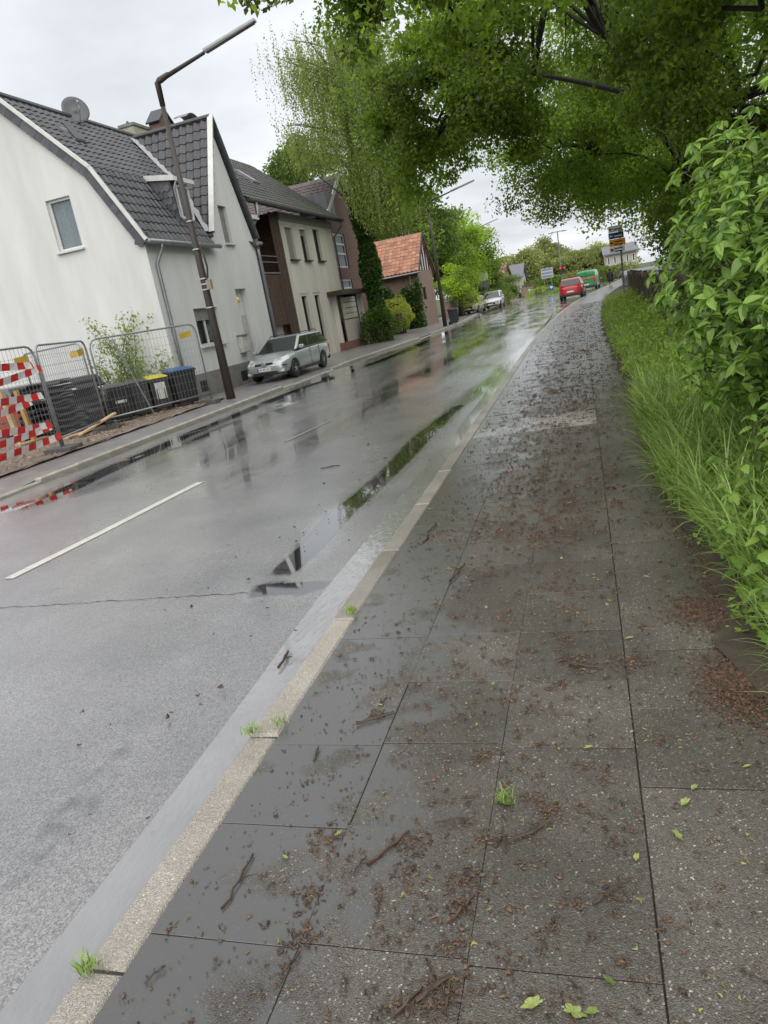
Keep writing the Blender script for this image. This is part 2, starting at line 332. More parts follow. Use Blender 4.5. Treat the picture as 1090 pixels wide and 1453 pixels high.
# ------------------------------------------------------------------ right pavement: slabs, kerb
def slab_mat(name, c0, c1, speck, wetness=.5):
    m = bpy.data.materials.new(name); m.use_nodes = True; nt = m.node_tree; b = nt.nodes['Principled BSDF']; N = nt.nodes.new; L = nt.links.new
    g = N('ShaderNodeNewGeometry'); pos = g.outputs['Position']
    def ramp(src, p0, c0, p1, c1, mid=None):
        r = N('ShaderNodeValToRGB'); L(src, r.inputs[0]); e = r.color_ramp.elements; e[0].position = p0; e[1].position = p1; e[0].color = (*c0, 1); e[1].color = (*c1, 1)
        return r.outputs[0]
    v = N('ShaderNodeTexVoronoi'); v.inputs['Scale'].default_value = 230; L(pos, v.inputs['Vector'])
    base = ramp(v.outputs['Color'], 0, c0, 1, c1)
    v2 = N('ShaderNodeTexVoronoi'); v2.inputs['Scale'].default_value = 190; L(pos, v2.inputs['Vector'])
    sp = N('ShaderNodeMixRGB'); sr = ramp(v2.outputs['Color'], .84, (0, 0, 0), .95, (1, 1, 1)); L(sr, sp.inputs[0]); L(base, sp.inputs[1]); sp.inputs[2].default_value = (*speck, 1)
    n = N('ShaderNodeTexNoise'); n.inputs['Scale'].default_value = 1.7; n.inputs['Detail'].default_value = 6; L(pos, n.inputs['Vector'])
    mu = N('ShaderNodeMixRGB'); mu.blend_type = 'MULTIPLY'; mu.inputs[0].default_value = 1; L(sp.outputs[0], mu.inputs[1]); L(ramp(n.outputs[0], .3, (.7, .68, .64), .7, (1.25, 1.23, 1.2)), mu.inputs[2])
    oi = N('ShaderNodeObjectInfo'); mr = N('ShaderNodeMapRange'); L(oi.outputs['Random'], mr.inputs[0]); mr.inputs[3].default_value = .8; mr.inputs[4].default_value = 1.2
    hs = N('ShaderNodeHueSaturation'); L(mu.outputs[0], hs.inputs['Color']); L(mr.outputs[0], hs.inputs['Value'])
    # standing film of water towards the kerb side, with its own ragged shape
    sx = N('ShaderNodeSeparateXYZ'); L(pos, sx.inputs[0])
    fx = N('ShaderNodeMapRange'); L(sx.outputs[0], fx.inputs[0]); fx.inputs[1].default_value = -.15; fx.inputs[2].default_value = -1.25; fx.inputs[3].default_value = 0; fx.inputs[4].default_value = .42
    n3 = N('ShaderNodeTexNoise'); n3.inputs['Scale'].default_value = 3.2; n3.inputs['Detail'].default_value = 7; L(pos, n3.inputs['Vector'])
    ad = N('ShaderNodeMath'); L(fx.outputs[0], ad.inputs[0]); L(n3.outputs[0], ad.inputs[1])
    film = ramp(ad.outputs[0], .74, (0, 0, 0), .84, (1, 1, 1))
    fm = N('ShaderNodeMath'); fm.operation = 'MULTIPLY'; L(film, fm.inputs[0]); fm.inputs[1].default_value = wetness
    dk = N('ShaderNodeMixRGB'); L(fm.outputs[0], dk.inputs[0]); L(hs.outputs[0], dk.inputs[1]); dk.inputs[2].default_value = (c1[0] * .7, c1[1] * .77, c1[2] * .85, 1); L(dk.outputs[0], b.inputs['Base Color'])
    rr = N('ShaderNodeMapRange'); L(fm.outputs[0], rr.inputs[0]); rr.inputs[3].default_value = .34; rr.inputs[4].default_value = .06; L(rr.outputs[0], b.inputs['Roughness'])
    b.inputs['Specular IOR Level'].default_value = .6; b.inputs['Coat Weight'].default_value = .3; b.inputs['Coat Roughness'].default_value = .16
    bp = N('ShaderNodeBump'); bp.invert = True; bp.inputs['Distance'].default_value = .005
    iv = N('ShaderNodeMapRange'); L(fm.outputs[0], iv.inputs[0]); iv.inputs[3].default_value = .5; iv.inputs[4].default_value = .08; L(iv.outputs[0], bp.inputs['Strength']); L(v.outputs['Distance'], bp.inputs['Height']); L(bp.outputs[0], b.inputs['Normal'])
    return m
m_slab = slab_mat('slab_aggregate', (.038, .034, .029), (.135, .122, .106), (.42, .39, .345), .9)
m_slab_light = slab_mat('slab_light', (.2, .19, .17), (.36, .34, .31), (.5, .48, .44), .9)
m_bed = mat('joint_bed', (.03, .026, .021), .7, .3, 20, .5)
pave = MB(); ye = list(np.arange(-2, 118, 2.))
for a, b in zip(ye[:-1], ye[1:]):
    pave.quad((rk(a) + .1, a, -.009), (rk(a) + 2.2, a, -.009), (rk(b) + 2.2, b, -.009), (rk(b) + .1, b, -.009))
pave = obj('pavement', pave, m_bed, kind='structure')
def slab_mesh(name, wx, wy, m, h=.06, ch=.0012):
    mb = MB(); a, b = wx / 2, wy / 2
    vs = [(-a, -b, -h), (a, -b, -h), (a, b, -h), (-a, b, -h), (-a, -b, -ch), (a, -b, -ch), (a, b, -ch), (-a, b, -ch)] + [(x * (a - ch), y * (b - ch), 0) for x, y in ((-1, -1), (1, -1), (1, 1), (-1, 1))]
    mb.add(vs, [(0, 1, 5, 4), (1, 2, 6, 5), (2, 3, 7, 6), (3, 0, 4, 7), (4, 5, 9, 8), (5, 6, 10, 9), (6, 7, 11, 10), (7, 4, 8, 11), (8, 9, 10, 11)])
    me = bpy.data.meshes.new(name); me.from_pydata(mb.v, [], mb.f); me.materials.append(m); return me
cols = [(-1.505, -.985), (-.985, -.47), (-.47, .045), (.045, .62)]
pl = worldloc(pave)
for ci, (x0, x1) in enumerate(cols):
    gap = .010 if ci == 3 else .0016
    ma = slab_mesh('paving_slab', x1 - x0 - gap, .5 - .0028, m_slab); ml = slab_mesh('paving_slab', x1 - x0 - gap, .5 - .0028, m_slab_light)
    for r in range(-4, 44):
        y = 1.24 + r * .5 + (.27 if ci == 3 else (.02 if ci == 1 else 0)); light = ci < 3 and 8.9 < y < 9.8 and not (ci == 0 and y > 9.5)
        M = Matrix.Translation(Vector(((x0 + x1) / 2 + float(curve(y)), y, random.uniform(-.003, .002))) - pl) @ Matrix.Rotation(random.gauss(0, .003), 4, 'X') @ Matrix.Rotation(random.gauss(0, .004), 4, 'Y')
        inst('paving_slab', ml if light else ma, M, pave)
# beyond picking distance: one sheet
m_farslab = m_slab
mb = MB(); ye = list(np.arange(23.0, 118, 2.))
for a, b in zip(ye[:-1], ye[1:]): mb.quad((-1.505 + curve(a), a, -.004), (.56 + curve(a), a, -.004), (.56 + curve(b), b, -.004), (-1.505 + curve(b), b, -.004))
obj('far_slabs', mb, m_farslab, pave)
m_kerb = slab_mat('kerb_stone', (.17, .155, .135), (.42, .385, .34), (.62, .59, .54), 0)
kr = obj('kerb', MB().box((-1.58, 30, -.09), (.05, 64, .02)), m_bed, kind='structure'); kl = worldloc(kr)
kme = slab_mesh('kerb_stone', .148, 1.186, m_kerb, .2, .012)
for i in range(-2, 50):
    y = .75 + 1.2 * i; ang = math.atan(float(curve(y + .6) - curve(y - .6)) / 1.2)
    inst('kerb_stone', kme, Matrix.Translation(Vector((-1.58 + float(curve(y)), y, .004 + random.uniform(-.002, .003))) - kl) @ Matrix.Rotation(-ang, 4, 'Z'), kr)
mb = MB(); ye = list(np.arange(60.2, 118, 3.))
for a, b in zip(ye[:-1], ye[1:]): mb.beam((-1.58 + curve(a), a, -.05), (-1.58 + curve(b), b, -.05), .148, .11)
obj('far_kerb', mb, m_kerb, kr)

# ------------------------------------------------------------------ left pavement, kerb, yard, right verge
def kdrop(y): return float(np.interp(y, [9, 10.6, 20.5, 22, 25.5, 27, 37.5, 38.5, 40.5, 41.5], [-.07, .012, .012, -.07, -.07, .012, .012, -.07, -.07, .012]))
m_lpav = mat('left_asphalt', (.22, .208, .204), .3, .25, 2.5, .5, 220, spec=.6)
mb = MB(); ye = list(np.arange(-6, 26, 1.)) + list(np.arange(26, 200, 3.))
for a, b in zip(ye[:-1], ye[1:]): mb.quad((-13.4, a, .0), (lk(a) - .7, a, .0), (lk(b) - .7, b, .0), (-13.4, b, .0)); mb.quad((lk(a) - .7, a, .0), (lk(a) - .12, a, kdrop(a) - .006), (lk(b) - .12, b, kdrop(b) - .006), (lk(b) - .7, b, .0))
obj('left_pavement', mb, m_lpav, kind='structure')
kl_ = obj('left_kerb', MB().box((-9.3, 10, -.115), (.04, 30, .02)), m_bed, kind='structure'); kll = worldloc(kl_)
m_kerbl = mat('left_kerb_stone', (.26, .24, .2), .45, .25, 4, .4, 120, col2=(.42, .4, .35), island=.1)
kml = slab_mesh('kerb_stone', .14, .994, m_kerbl, .24, .02)
for i in range(-2, 62):
    y = .5 + i; dx = float(lk(y + .5) - lk(y - .5)); drop = kdrop(y)
    inst('kerb_stone', kml, Matrix.Translation(Vector((float(lk(y)) - .07, y, drop)) - kll) @ Matrix.Rotation(-math.atan(dx), 4, 'Z'), kl_)
mb = MB(); ye = list(np.arange(62, 180, 4.))
for a, b in zip(ye[:-1], ye[1:]): mb.beam((lk(a) - .07, a, -.05), (lk(b) - .07, b, -.05), .14, .12)
obj('far_kerb', mb, m_kerbl, kl_)
def rough_sheet(name, x0, x1, y0, y1, z, amp, m, step=.2, edge=None):
    xs = np.arange(x0, x1 + step, step); yv = np.arange(y0, y1 + step, step); X, Y = np.meshgrid(xs, yv)
    Z = z + amp * (np.sin(X * 3.1 + 1.3 * np.sin(Y * 2.3)) * np.sin(Y * 2.7 + X) * .5 + RNG.uniform(-.5, .5, X.shape) * .6)
    if edge: X, Z = edge(X, Y, Z)
    n = len(xs); i = (np.arange(len(yv) - 1)[:, None] * n + np.arange(n - 1)[None]).ravel()
    o = bpy.data.objects.new(name, mesh_np(name, np.stack([X, Y, Z], -1).reshape(-1, 3), np.stack([i, i + 1, i + n + 1, i + n], 1), m, True)); COL.objects.link(o); return tag(o, kind='structure')
rough_sheet('yard_soil', -24, -10.75, 4, 19.7, .035, .04, mat('soil', (.13, .1, .075), .75, .4, 2.2, .8, 40, col2=(.24, .19, .15)))
obj('yard', MB().quad((-90, 4, -.012), (-13.2, 4, -.012), (-13.2, 190, -.012), (-90, 190, -.012)), m_lawn, kind='structure')
obj('soil_edging', MB().box((-10.7, 11.8, .01), (.06, 15.8, .05)), mat('edging', (.03, .028, .026), .5), kind='structure')
def vedge(X, Y, Z):
    t = (X - .52) / 9; e = .52 + curve(Y) + .05 * np.sin(Y * 3.1) + .03 * np.sin(Y * 7.3)
    return e + (X - .52), Z + np.clip((X - .52) * .12, 0, .12)
rough_sheet('verge', .52, 9.5, -4, 100, .005, .03, m_earth, .25, vedge)
obj('right_land', MB().quad((9, -40, -.005), (120, -40, -.005), (120, 300, -.005), (9 + 20, 300, -.005)), m_lawn, kind='structure')
# ------------------------------------------------------------------ building helpers
Z = Vector((0, 0, 1))
def wall2d(O, U, Nn, xs, top, holes, depth=.18, z0=0.0):
    """wall in the plane O + U*x + Z*z (outward normal Nn), linear top between breakpoints, rectangular openings with reveals"""
    O, U, Nn = Vector(O), Vector(U), Vector(Nn); mb = MB()
    cuts = sorted(set([x for x in xs] + [h[0] for h in holes] + [h[1] for h in holes]))
    tx = [t[0] for t in top]; tz = [t[1] for t in top]; cuts = sorted(set(cuts + [x for x in tx if cuts[0] < x < cuts[-1]]))
    pt = lambda x, z, d=0: O + U * x + Z * z - Nn * d
    for a, b in zip(cuts[:-1], cuts[1:]):
        hs = sorted([h for h in holes if h[0] <= a + 1e-6 and h[1] >= b - 1e-6], key=lambda h: h[2]); lo = z0
        for h in hs:
            if h[2] > lo: mb.quad(pt(a, lo), pt(b, lo), pt(b, h[2]), pt(a, h[2]))
            lo = h[3]
        za, zb = np.interp([a + 1e-6, b - 1e-6], tx, tz); mb.quad(pt(a, lo), pt(b, lo), pt(b, zb), pt(a, za))
    for (a, b, c, d) in [h[:4] for h in holes]:
        mb.quad(pt(a, c), pt(a, d), pt(a, d, depth), pt(a, c, depth)); mb.quad(pt(b, c), pt(b, d), pt(b, d, depth), pt(b, c, depth))
        mb.quad(pt(a, d), pt(b, d), pt(b, d, depth), pt(a, d, depth)); mb.quad(pt(a, c), pt(b, c), pt(b, c, depth), pt(a, c, depth))
    return mb
m_white_frame = mat('window_frame', (.7, .7, .68), .35, .06, 8)
m_glass = glass('window_glass', (.03, .035, .04), .3); m_glassc = glass('clear_glass', (.05, .055, .06), .7); m_dark = mat('dark_interior', (.015, .014, .013), .8)
m_curtain = mat('curtain', (.62, .66, .7), .8, .12, 12); m_sill = mat('sill', (.62, .62, .6), .5, .1, 10)
def window(par, O, U, Nn, x0, x1, z0, z1, depth=.14, fw=.07, bars=(), hbars=(), sill=None, curtain=None, fm=None, shutter=0, name='window', sill_m=None):
    O, U, Nn = Vector(O), Vector(U), Vector(Nn); pt = lambda x, z, d=0: O + U * x + Z * z - Nn * d
    mb = MB(); d = depth
    def bar(xa, xb, za, zb, dd=d, th=.06): mb.beam(pt((xa + xb) / 2, za, dd), pt((xa + xb) / 2, zb, dd), xb - xa, th, up=Nn)
    bar(x0, x0 + fw, z0, z1); bar(x1 - fw, x1, z0, z1); bar(x0 + fw, x1 - fw, z0, z0 + fw); bar(x0 + fw, x1 - fw, z1 - fw, z1)
    for q in bars: bar(q - fw * .6, q + fw * .6, z0 + fw, z1 - fw)
    for q in hbars: bar(x0 + fw, x1 - fw, q - fw * .5, q + fw * .5, d - .003)
    f = obj(name, mb, fm or m_white_frame, par)
    pm = MB().quad(pt(x0 + .02, z0 + .02, d + .01), pt(x1 - .02, z0 + .02, d + .01), pt(x1 - .02, z1 - .02, d + .01), pt(x0 + .02, z1 - .02, d + .01)); obj('pane', pm, m_glassc if curtain else m_glass, f)
    bk = MB(); a, b, c, e = pt(x0, z0, d + .45), pt(x1, z0, d + .45), pt(x1, z1, d + .45), pt(x0, z1, d + .45); a2, b2, c2, e2 = pt(x0, z0, d + .04), pt(x1, z0, d + .04), pt(x1, z1, d + .04), pt(x0, z1, d + .04)
    bk.add([a, b, c, e, a2, b2, c2, e2], [(0, 1, 2, 3), (0, 1, 5, 4), (1, 2, 6, 5), (2, 3, 7, 6), (3, 0, 4, 7)]); obj('room_lining', bk, m_dark, f)
    if curtain:
        cm = MB(); n = 24; prev = None
        for i in range(n + 1):
            x = x0 + fw + (x1 - x0 - 2 * fw) * (i / n) * curtain; dd = d + .05 + .02 * math.sin(i * 1.9); cur = (pt(x, z0 + .02, dd), pt(x, z1 - .02, dd))
            if prev: cm.quad(prev[0], cur[0], cur[1], prev[1])
            prev = cur
        obj('curtain', cm, m_curtain, f, smooth=True)
    if sill: obj('sill', MB().beam(pt(x0 - .06, z0 - .03, -sill / 2 + d / 2), pt(x1 + .06, z0 - .03, -sill / 2 + d / 2), sill + d, .06), sill_m or m_sill, f, bevel=.008)
    if shutter:
        sm = MB(); k = int((z1 - z0) * shutter / .055)
        for i in range(k): sm.beam(pt(x0 + .01, z1 - .03 - i * .055, d - .05), pt(x1 - .01, z1 - .03 - i * .055, d - .05), .02, .05)
        obj('roller_shutter', sm, mat('shutter_slats', (.25, .24, .22), .6, .15, 9), f, kind='stuff')
    return f
def tile_mesh(name, tw, tl, m, hgt=.045, flat=False):
    prof = [(0, 0), (.16, hgt * .25), (.32, hgt * .9), (.5, hgt), (.66, hgt * .6), (.8, .004), (1.04, 0)] if not flat else [(0.01, .012), (.99, .012)]
    vs = []; n = len(prof)
    for yy, dz in ((0, .034), (tl * 1.12, .006)):
        for u, h in prof: vs.append((u * tw, yy, h + dz))
    for u, h in prof: vs.append((u * tw, 0, h + dz - .034 + .004))
    fs = [(i, i + 1, n + i + 1, n + i) for i in range(n - 1)] + [(2 * n + i, 2 * n + i + 1, i + 1, i) for i in range(n - 1)]
    me = bpy.data.meshes.new(name); me.from_pydata(vs, [], fs); me.materials.append(m); return me
def tiles(par, O, u, v, nu, nv, tw, tl, m, inside=None, single=None, hgt=.045, name='tile', flat=False, stuff_name='roof_tiles'):
    """lay tiles in the roof plane; those where single() holds are parts of their own, the rest one mesh"""
    O, u, v = Vector(O), Vector(u).normalized(), Vector(v).normalized(); n = u.cross(v)
    me = tile_mesh(name, tw, tl, m, hgt, flat); mb = MB(); pl = worldloc(par); cnt = 0
    src = [x.co.copy() for x in me.vertices]; fc = [tuple(p.vertices) for p in me.polygons]
    for j in range(nv):
        for i in range(nu):
            off = .5 * (j % 2) if flat else 0
            a, b = (i + off) * tw, j * tl
            if inside and not inside(a + tw / 2, b + tl / 2): continue
            p = O + u * a + v * b + n * random.uniform(0, .008)
            M = Matrix(((u.x, v.x, n.x, p.x), (u.y, v.y, n.y, p.y), (u.z, v.z, n.z, p.z), (0, 0, 0, 1)))
            if single and single(a, b): inst(name, me, Matrix.Translation(-pl) @ M, par); cnt += 1
            else: mb.add([M @ q for q in src], fc)
    if mb.v: obj(stuff_name, mb, m, par, kind='stuff')
    return cnt
m_pipe = mat('zinc_pipe', (.27, .28, .29), .4, .15, 5, metal=.5)

# ------------------------------------------------------------------ white house
FX, GY, FE = -12.1, 19.8, 27.6            # street facade plane, gable plane, far end
RX, RZ, BX, BZ, EZ = -15.7, 9.55, -13.18, 7.06, 5.15
BKX = 2 * RX - FX
m_render = mat('white_render', (.62, .625, .605), .75, .07, 1.3, .35, 90, col2=(.74, .745, .73), streak=True)
m_plinth = mat('grey_plinth', (.2, .195, .185), .7, .2, 3, .3)
m_tile = mat('anthracite_tile', (.032, .033, .037), .34, .3, 5, .2, 120, col2=(.06, .061, .066), island=.25)
m_lead = mat('lead_flashing', (.34, .35, .36), .5, .15); m_slate = mat('slate', (.085, .09, .1), .45, .25, 6, .2, 70, island=.3); m_trim = mat('white_trim', (.66, .66, .63), .45, .1, 4)
H1 = root('white_house', (FX - 3.5, GY + 4, 0), 'white rendered house with dark tiled roof and a pointed street gable behind the site fence', 'house')
prof = [(BKX, EZ), (2 * RX - BX, BZ), (RX, RZ), (BX, BZ), (FX, EZ)]
gw = (-15.05, -14.18, 5.08, 6.55)
obj('wall', wall2d((0, GY, 0), (1, 0, 0), (0, -1, 0), [BKX, FX], prof, [gw], .16), m_render, H1, label='plain white gable wall with one small window')
window(H1, (0, GY, 0), (1, 0, 0), (0, -1, 0), *gw, depth=.13, curtain=1, sill=.1, fw=.075)
fac = [(GY, EZ), (24.05, EZ), (25.85, 9.1), (FE, EZ)]
fh = [(21.7, 23.35, 1.62, 2.83), (25.05, 25.95, .3, 3.4), (25.12, 25.75, 5.0, 6.3)]
obj('wall', wall2d((FX, 0, 0), (0, 1, 0), (1, 0, 0), [GY, FE], fac, fh, .22), m_render, H1, label='street facade rising into a steep pointed gable')
obj('wall', MB().quad((FX, FE, 0), (BKX, FE, 0), (BKX, FE, EZ), (FX, FE, EZ)).quad((BKX, GY, 0), (BKX, FE, 0), (BKX, FE, EZ), (BKX, GY, EZ)).add([(p[0], FE, p[1]) for p in prof], [(0, 1, 2, 3, 4)]), m_render, H1)
window(H1, (FX, 0, 0), (0, 1, 0), (1, 0, 0), *fh[0], depth=.16, bars=(22.5,), sill=.12, shutter=.32)
window(H1, (FX, 0, 0), (0, 1, 0), (1, 0, 0), *fh[2], depth=.18, sill=.1, shutter=.99, fm=m_trim)
dr = obj('door', MB().mm((FX - .27, 25.06, .3), (FX - .22, 25.94, 2.45)), mat('door_paint', (.5, .5, .47), .4), H1); obj('handle', MB().tube([(FX - .18, 25.2, 1.3), (FX - .18, 25.32, 1.3)], .012), m_pipe, dr)
obj('transom', MB().mm((FX - .26, 25.06, 2.45), (FX - .222, 25.94, 3.4)), m_render, H1)
obj('step', MB().mm((FX - .2, 25.0, 0), (FX + .35, 26.0, .16)).mm((FX - .21, 25.06, .16), (FX + .002, 25.94, .298)), m_plinth, H1)
obj('wall_lamp', MB().lathe([(.02, -.1), (.1, -.08), (.13, 0), (.1, .09), (.03, .12)], (FX - .1, 25.2, 3.0), 12), mat('yellow_lamp_shade', (.8, .55, .05), .4), H1, smooth=True)
obj('plinth', MB().mm((FX - .05, GY - .02, 0), (FX + .025, 25.0, .78)).mm((FX - .05, 26.0, 0), (FX + .025, FE, .72)).mm((BKX, GY - .022, 0), (FX - .052, GY + .05, .7)), m_plinth, H1)
obj('cellar_window', MB().mm((FX, 21.0, .2), (FX + .035, 21.5, .55)), m_dark, H1); obj('cellar_window', MB().mm((FX, 24.0, .15), (FX + .035, 24.5, .5)), m_dark, H1)
mbx = obj('meter_box', MB().mm((FX, 24.35, 1.12), (FX + .2, 24.85, 1.72)), mat('meter_box', (.5, .5, .45), .5, .15), H1, bevel=.03); obj('box_lid', MB().mm((FX - .0, 24.32, 1.72), (FX + .24, 24.88, 1.77)), m_plinth, mbx)
# roof slabs, then tiles
ov = .22
def roofpt(x): return np.interp(x, [p[0] for p in prof], [p[1] for p in prof])
es = Vector((BX - FX, 0, BZ - EZ)).normalized(); ev = Vector((RX - BX, 0, RZ - BZ)).normalized()
E0 = Vector((FX, 0, EZ)) - es * .35
YA, YB = GY - .16, FE + .05
rb = MB().quad(E0 + Vector((0, YA, .0)), E0 + Vector((0, 24.0, 0)), Vector((BX, 24.0, BZ)), Vector((BX, YA, BZ)))
rb.quad((BX, 24., BZ), (BX, YB, BZ), E0 + Vector((0, YB, 0)), E0 + Vector((0, YB - .02, 0)))
rb.quad((BX, YA, BZ), (BX, YB, BZ), (RX, YB, RZ), (RX, YA, RZ))
rb.quad((RX, YA, RZ), (RX, YB, RZ), (2 * RX - BX, YB, BZ), (2 * RX - BX, YA, BZ)); rb.quad((2 * RX - BX, YA, BZ), (2 * RX - BX, YB, BZ), (BKX - .2, YB, EZ - .4), (BKX - .2, YA, EZ - .4))
roof = obj('roof', rb, m_tile, H1)
l1 = (Vector((BX, 0, BZ)) - E0).length; l2 = (Vector((RX, 0, RZ)) - Vector((BX, 0, BZ))).length
XR = Vector((FX + .12, 25.85, 9.22)); XS = Vector((0, 25.85 - 24.0, 9.22 - 5.25)).normalized()      # cross gable ridge / slope dir (facing the camera)
def under_x(y, z):                                                                              # inside the cross gable footprint?
    return y > 24.0 and z < 9.22 - abs(y - 25.85) * (9.22 - 5.25) / 1.85
n1 = tiles(roof, E0 + Vector((0, YA, .02)), (0, 1, 0), es, 15, int(l1 / .33) + 1, .285, .33, m_tile, inside=lambda a, b: YA + a < 24.0 and b < l1, single=lambda a, b: True)
def in_up(a, b): y = YA + a; z = BZ + ev.z * b; return y < YB and b < l2 and not under_x(y, z)
n2 = tiles(roof, Vector((BX, YA, BZ + .02)), (0, 1, 0), ev, 29, int(l2 / .34) + 1, .285, .34, m_tile, inside=in_up, single=lambda a, b: YA + a < 23.4)
obj('ridge_cap', MB().tube([(RX, YA, RZ + .04), (RX, YB, RZ + .04)], .12, 8), m_tile, roof)
# cross gable roof
back = lambda z: RX + (RZ - z) / (RZ - BZ) * (BX - RX) if z > BZ else BX + (BZ - z) / (BZ - EZ) * (FX - BX)   # main roof x at height z
xg = MB(); rB = Vector((back(9.0), 25.85, 9.22)); eA = Vector((FX + .12, 24.0, 5.25)); eB = Vector((back(5.3), 24.0, 5.25)); kA = Vector((BX, 25.85 - (9.22 - BZ) / (9.22 - 5.25) * 1.85, BZ))
xg.add([XR, rB, kA, eB, eA], [(0, 1, 2, 3, 4)]); mir = lambda q: Vector((q.x, 2 * 25.85 - q.y, q.z)); xg.add([mir(q) for q in (XR, rB, kA, eB, eA)], [(4, 3, 2, 1, 0)])
xroof = obj('gable_roof', xg, m_tile, H1)
lx = (XR - eA).length
def in_x(a, b):
    z = 5.25 + XS.z * b; x = FX + .1 - 3.0 + a; return x > back(z) - .1 and x < FX + .12 and b < lx
n3 = tiles(xroof, eA + Vector((-3.02, -.0, .03)), (1, 0, 0), XS, 11, int(lx / .36) + 1, .285, .36, m_tile, inside=in_x, single=lambda a, b: True)
obj('ridge_cap', MB().tube([XR + Vector((0, 0, .05)), rB + Vector((0, 0, .05))], .11, 8), m_tile, xroof)
obj('verge_trim', MB().beam(XR + Vector((.03, -.05, .1)), eA + Vector((.03, -.05, .06)), .06, .2, up=(1, 0, 0)), m_trim, xroof)
obj('verge_slates', MB().beam(mir(XR) + Vector((-.02, .05, .04)), mir(eA) + Vector((-.02, .05, 0)), .24, .05, up=(0, .9, .43)).beam(XR + Vector((-.06, -.03, -.06)), eA + Vector((-.06, -.03, -.1)), .09, .16, up=(1, 0, 0)), m_slate, xroof)
obj('valley', MB().beam(kA + Vector((0, -.06, .1)), rB + Vector((0, -.06, .06)), .22, .02, up=(.5, -.5, .8)).beam(eB + Vector((0.1, -.06, .1)), kA + Vector((0, -.06, .1)), .22, .02, up=(.6, -.5, .6)), m_lead, xroof)
# verge of the front gable: white trim board over a row of slates
for (a, b) in ((Vector((FX, 0, EZ)) - es * .35, Vector((BX, 0, BZ))), (Vector((BX, 0, BZ)), Vector((RX, 0, RZ)))):
    d = (b - a).normalized(); nn = Vector((d.z, 0, -d.x)); nn = nn if nn.x > 0 else -nn
    a3, b3 = a + Vector((0, GY - .17, 0)), b + Vector((0, GY - .17, 0))
    obj('verge_trim', MB().beam(a3 + nn * .03, b3 + nn * .03, .1, .09, up=nn), m_trim, roof)
    k = int((b - a).length / .27)
    for i in range(k):
        c = a3 + d * ((i + .5) * (b - a).length / k) - nn * .15 + Vector((0, .05 + random.uniform(-.008, .008), 0))
        M = Matrix((d, Vector((0, 1, 0)), nn)).transposed() @ Matrix.Rotation(random.gauss(0, .02), 3, 'Y')
        obj('slate', MB().box(c, ((b - a).length / k - .006, .02, .3), M=M), m_slate, roof)
obj('verge_slates', MB().prism([(FX - .25, GY - .14, EZ - .35), (FX + .2, GY - .14, EZ - .35), (FX + .2, GY - .14, EZ - .08), (FX - .1, GY - .14, EZ + .1)], (0, .12, 0)), m_slate, roof)
# gutter and downpipes
gx, gz = E0.x + .07, E0.z - .03
obj('gutter', MB().tube([(gx, YA, gz), (gx, 24.15, gz)], .075, 10), m_pipe, H1, smooth=True)
dp = obj('downpipe', MB().tube([(gx, GY + .5, gz), (gx, GY + .5, gz - .18), (FX + .06, GY + .32, gz - .6), (FX + .06, GY + .32, 1.9), (FX + .06, GY + .32, .1)], .05, 10), m_pipe, H1, smooth=True)
for z in (3.4, 2.2): obj('clip', MB().tube([(FX + .06, GY + .32, z), (FX + .06, GY + .32, z + .05)], .062, 10), m_pipe, dp)
obj('gutter', MB().tube([(FX + .2, FE - .1, 5.05), (FX + .2, FE + .25, 5.05)], .07, 10), m_pipe, H1)
obj('downpipe', MB().tube([(FX + .1, FE + .02, 5.0), (FX + .1, FE + .06, 4.6), (FX + .1, FE + .06, 0)], .055, 10), m_pipe, H1, smooth=True)
obj('downpipe', MB().tube([(FX - .06, FE + .35, 5.3), (FX - .06, FE + .35, 0)], .1, 10), mat('dark_pipe', (.12, .125, .13), .5), H1, smooth=True)
# slate dormer on the lower slope
dy0, dy1, dxf, dz0, dz1 = 22.45, 23.55, -12.28, 5.6, 6.85
dm = obj('dormer', MB().prism([(dxf, dy0, dz0 - .25), (-13.9, dy0, 7.0), (-13.9, dy0, 7.18), (dxf, dy0, dz1)], (0, dy1 - dy0, 0)), m_slate, H1)
for r in range(6):
    for c in range(8):
        x = dxf - .05 - c * .19 - (r % 2) * .09; z = dz0 - .05 + r * .2
        zl = roofpt(x) + .05
        if z < zl - .12 or z > dz1 - .05 + (dxf - x) * .18: continue
        obj('slate', MB().prism([(x - .092, dy0 - .006 - .004 * (r % 2), z + .2), (x - .092, dy0 - .02, z + .05), (x - .05, dy0 - .024, z), (x + .05, dy0 - .024, z), (x + .092, dy0 - .02, z + .05), (x + .092, dy0 - .006, z + .2)], (0, -.012, 0)), m_slate, dm)
obj('fascia', MB().beam((dxf + .2, dy0 - .05, dz1 + .05), (-13.95, dy0 - .05, dz1 + .36), .05, .16).beam((dxf + .2, dy0 - .05, dz1 + .03), (dxf + .2, dy1 + .1, dz1 + .03), .05, .13), m_trim, dm)
obj('dormer_roof', MB().prism([(dxf + .2, dy0 - .04, dz1 + .06), (-13.95, dy0 - .04, dz1 + .37), (-13.95, dy0 - .04, dz1 + .43), (dxf + .2, dy0 - .04, dz1 + .12)], (0, dy1 - dy0 + .1, 0)), m_slate, dm)
window(H1, (dxf + .02, 0, 0), (0, 1, 0), (1, 0, 0), dy0 + .2, dy1 - .1, dz0 + .1, dz1 - .1, depth=-.02)
obj('downpipe', MB().tube([(dxf + .22, dy0 + .02, dz1 - .02), (dxf + .1, dy0 + .02, dz1 - .25), (dxf + .1, dy0 + .02, dz0 + .15), (dxf + .25, dy0 + .05, dz0 - .1)], .035, 8), m_pipe, dm, smooth=True)
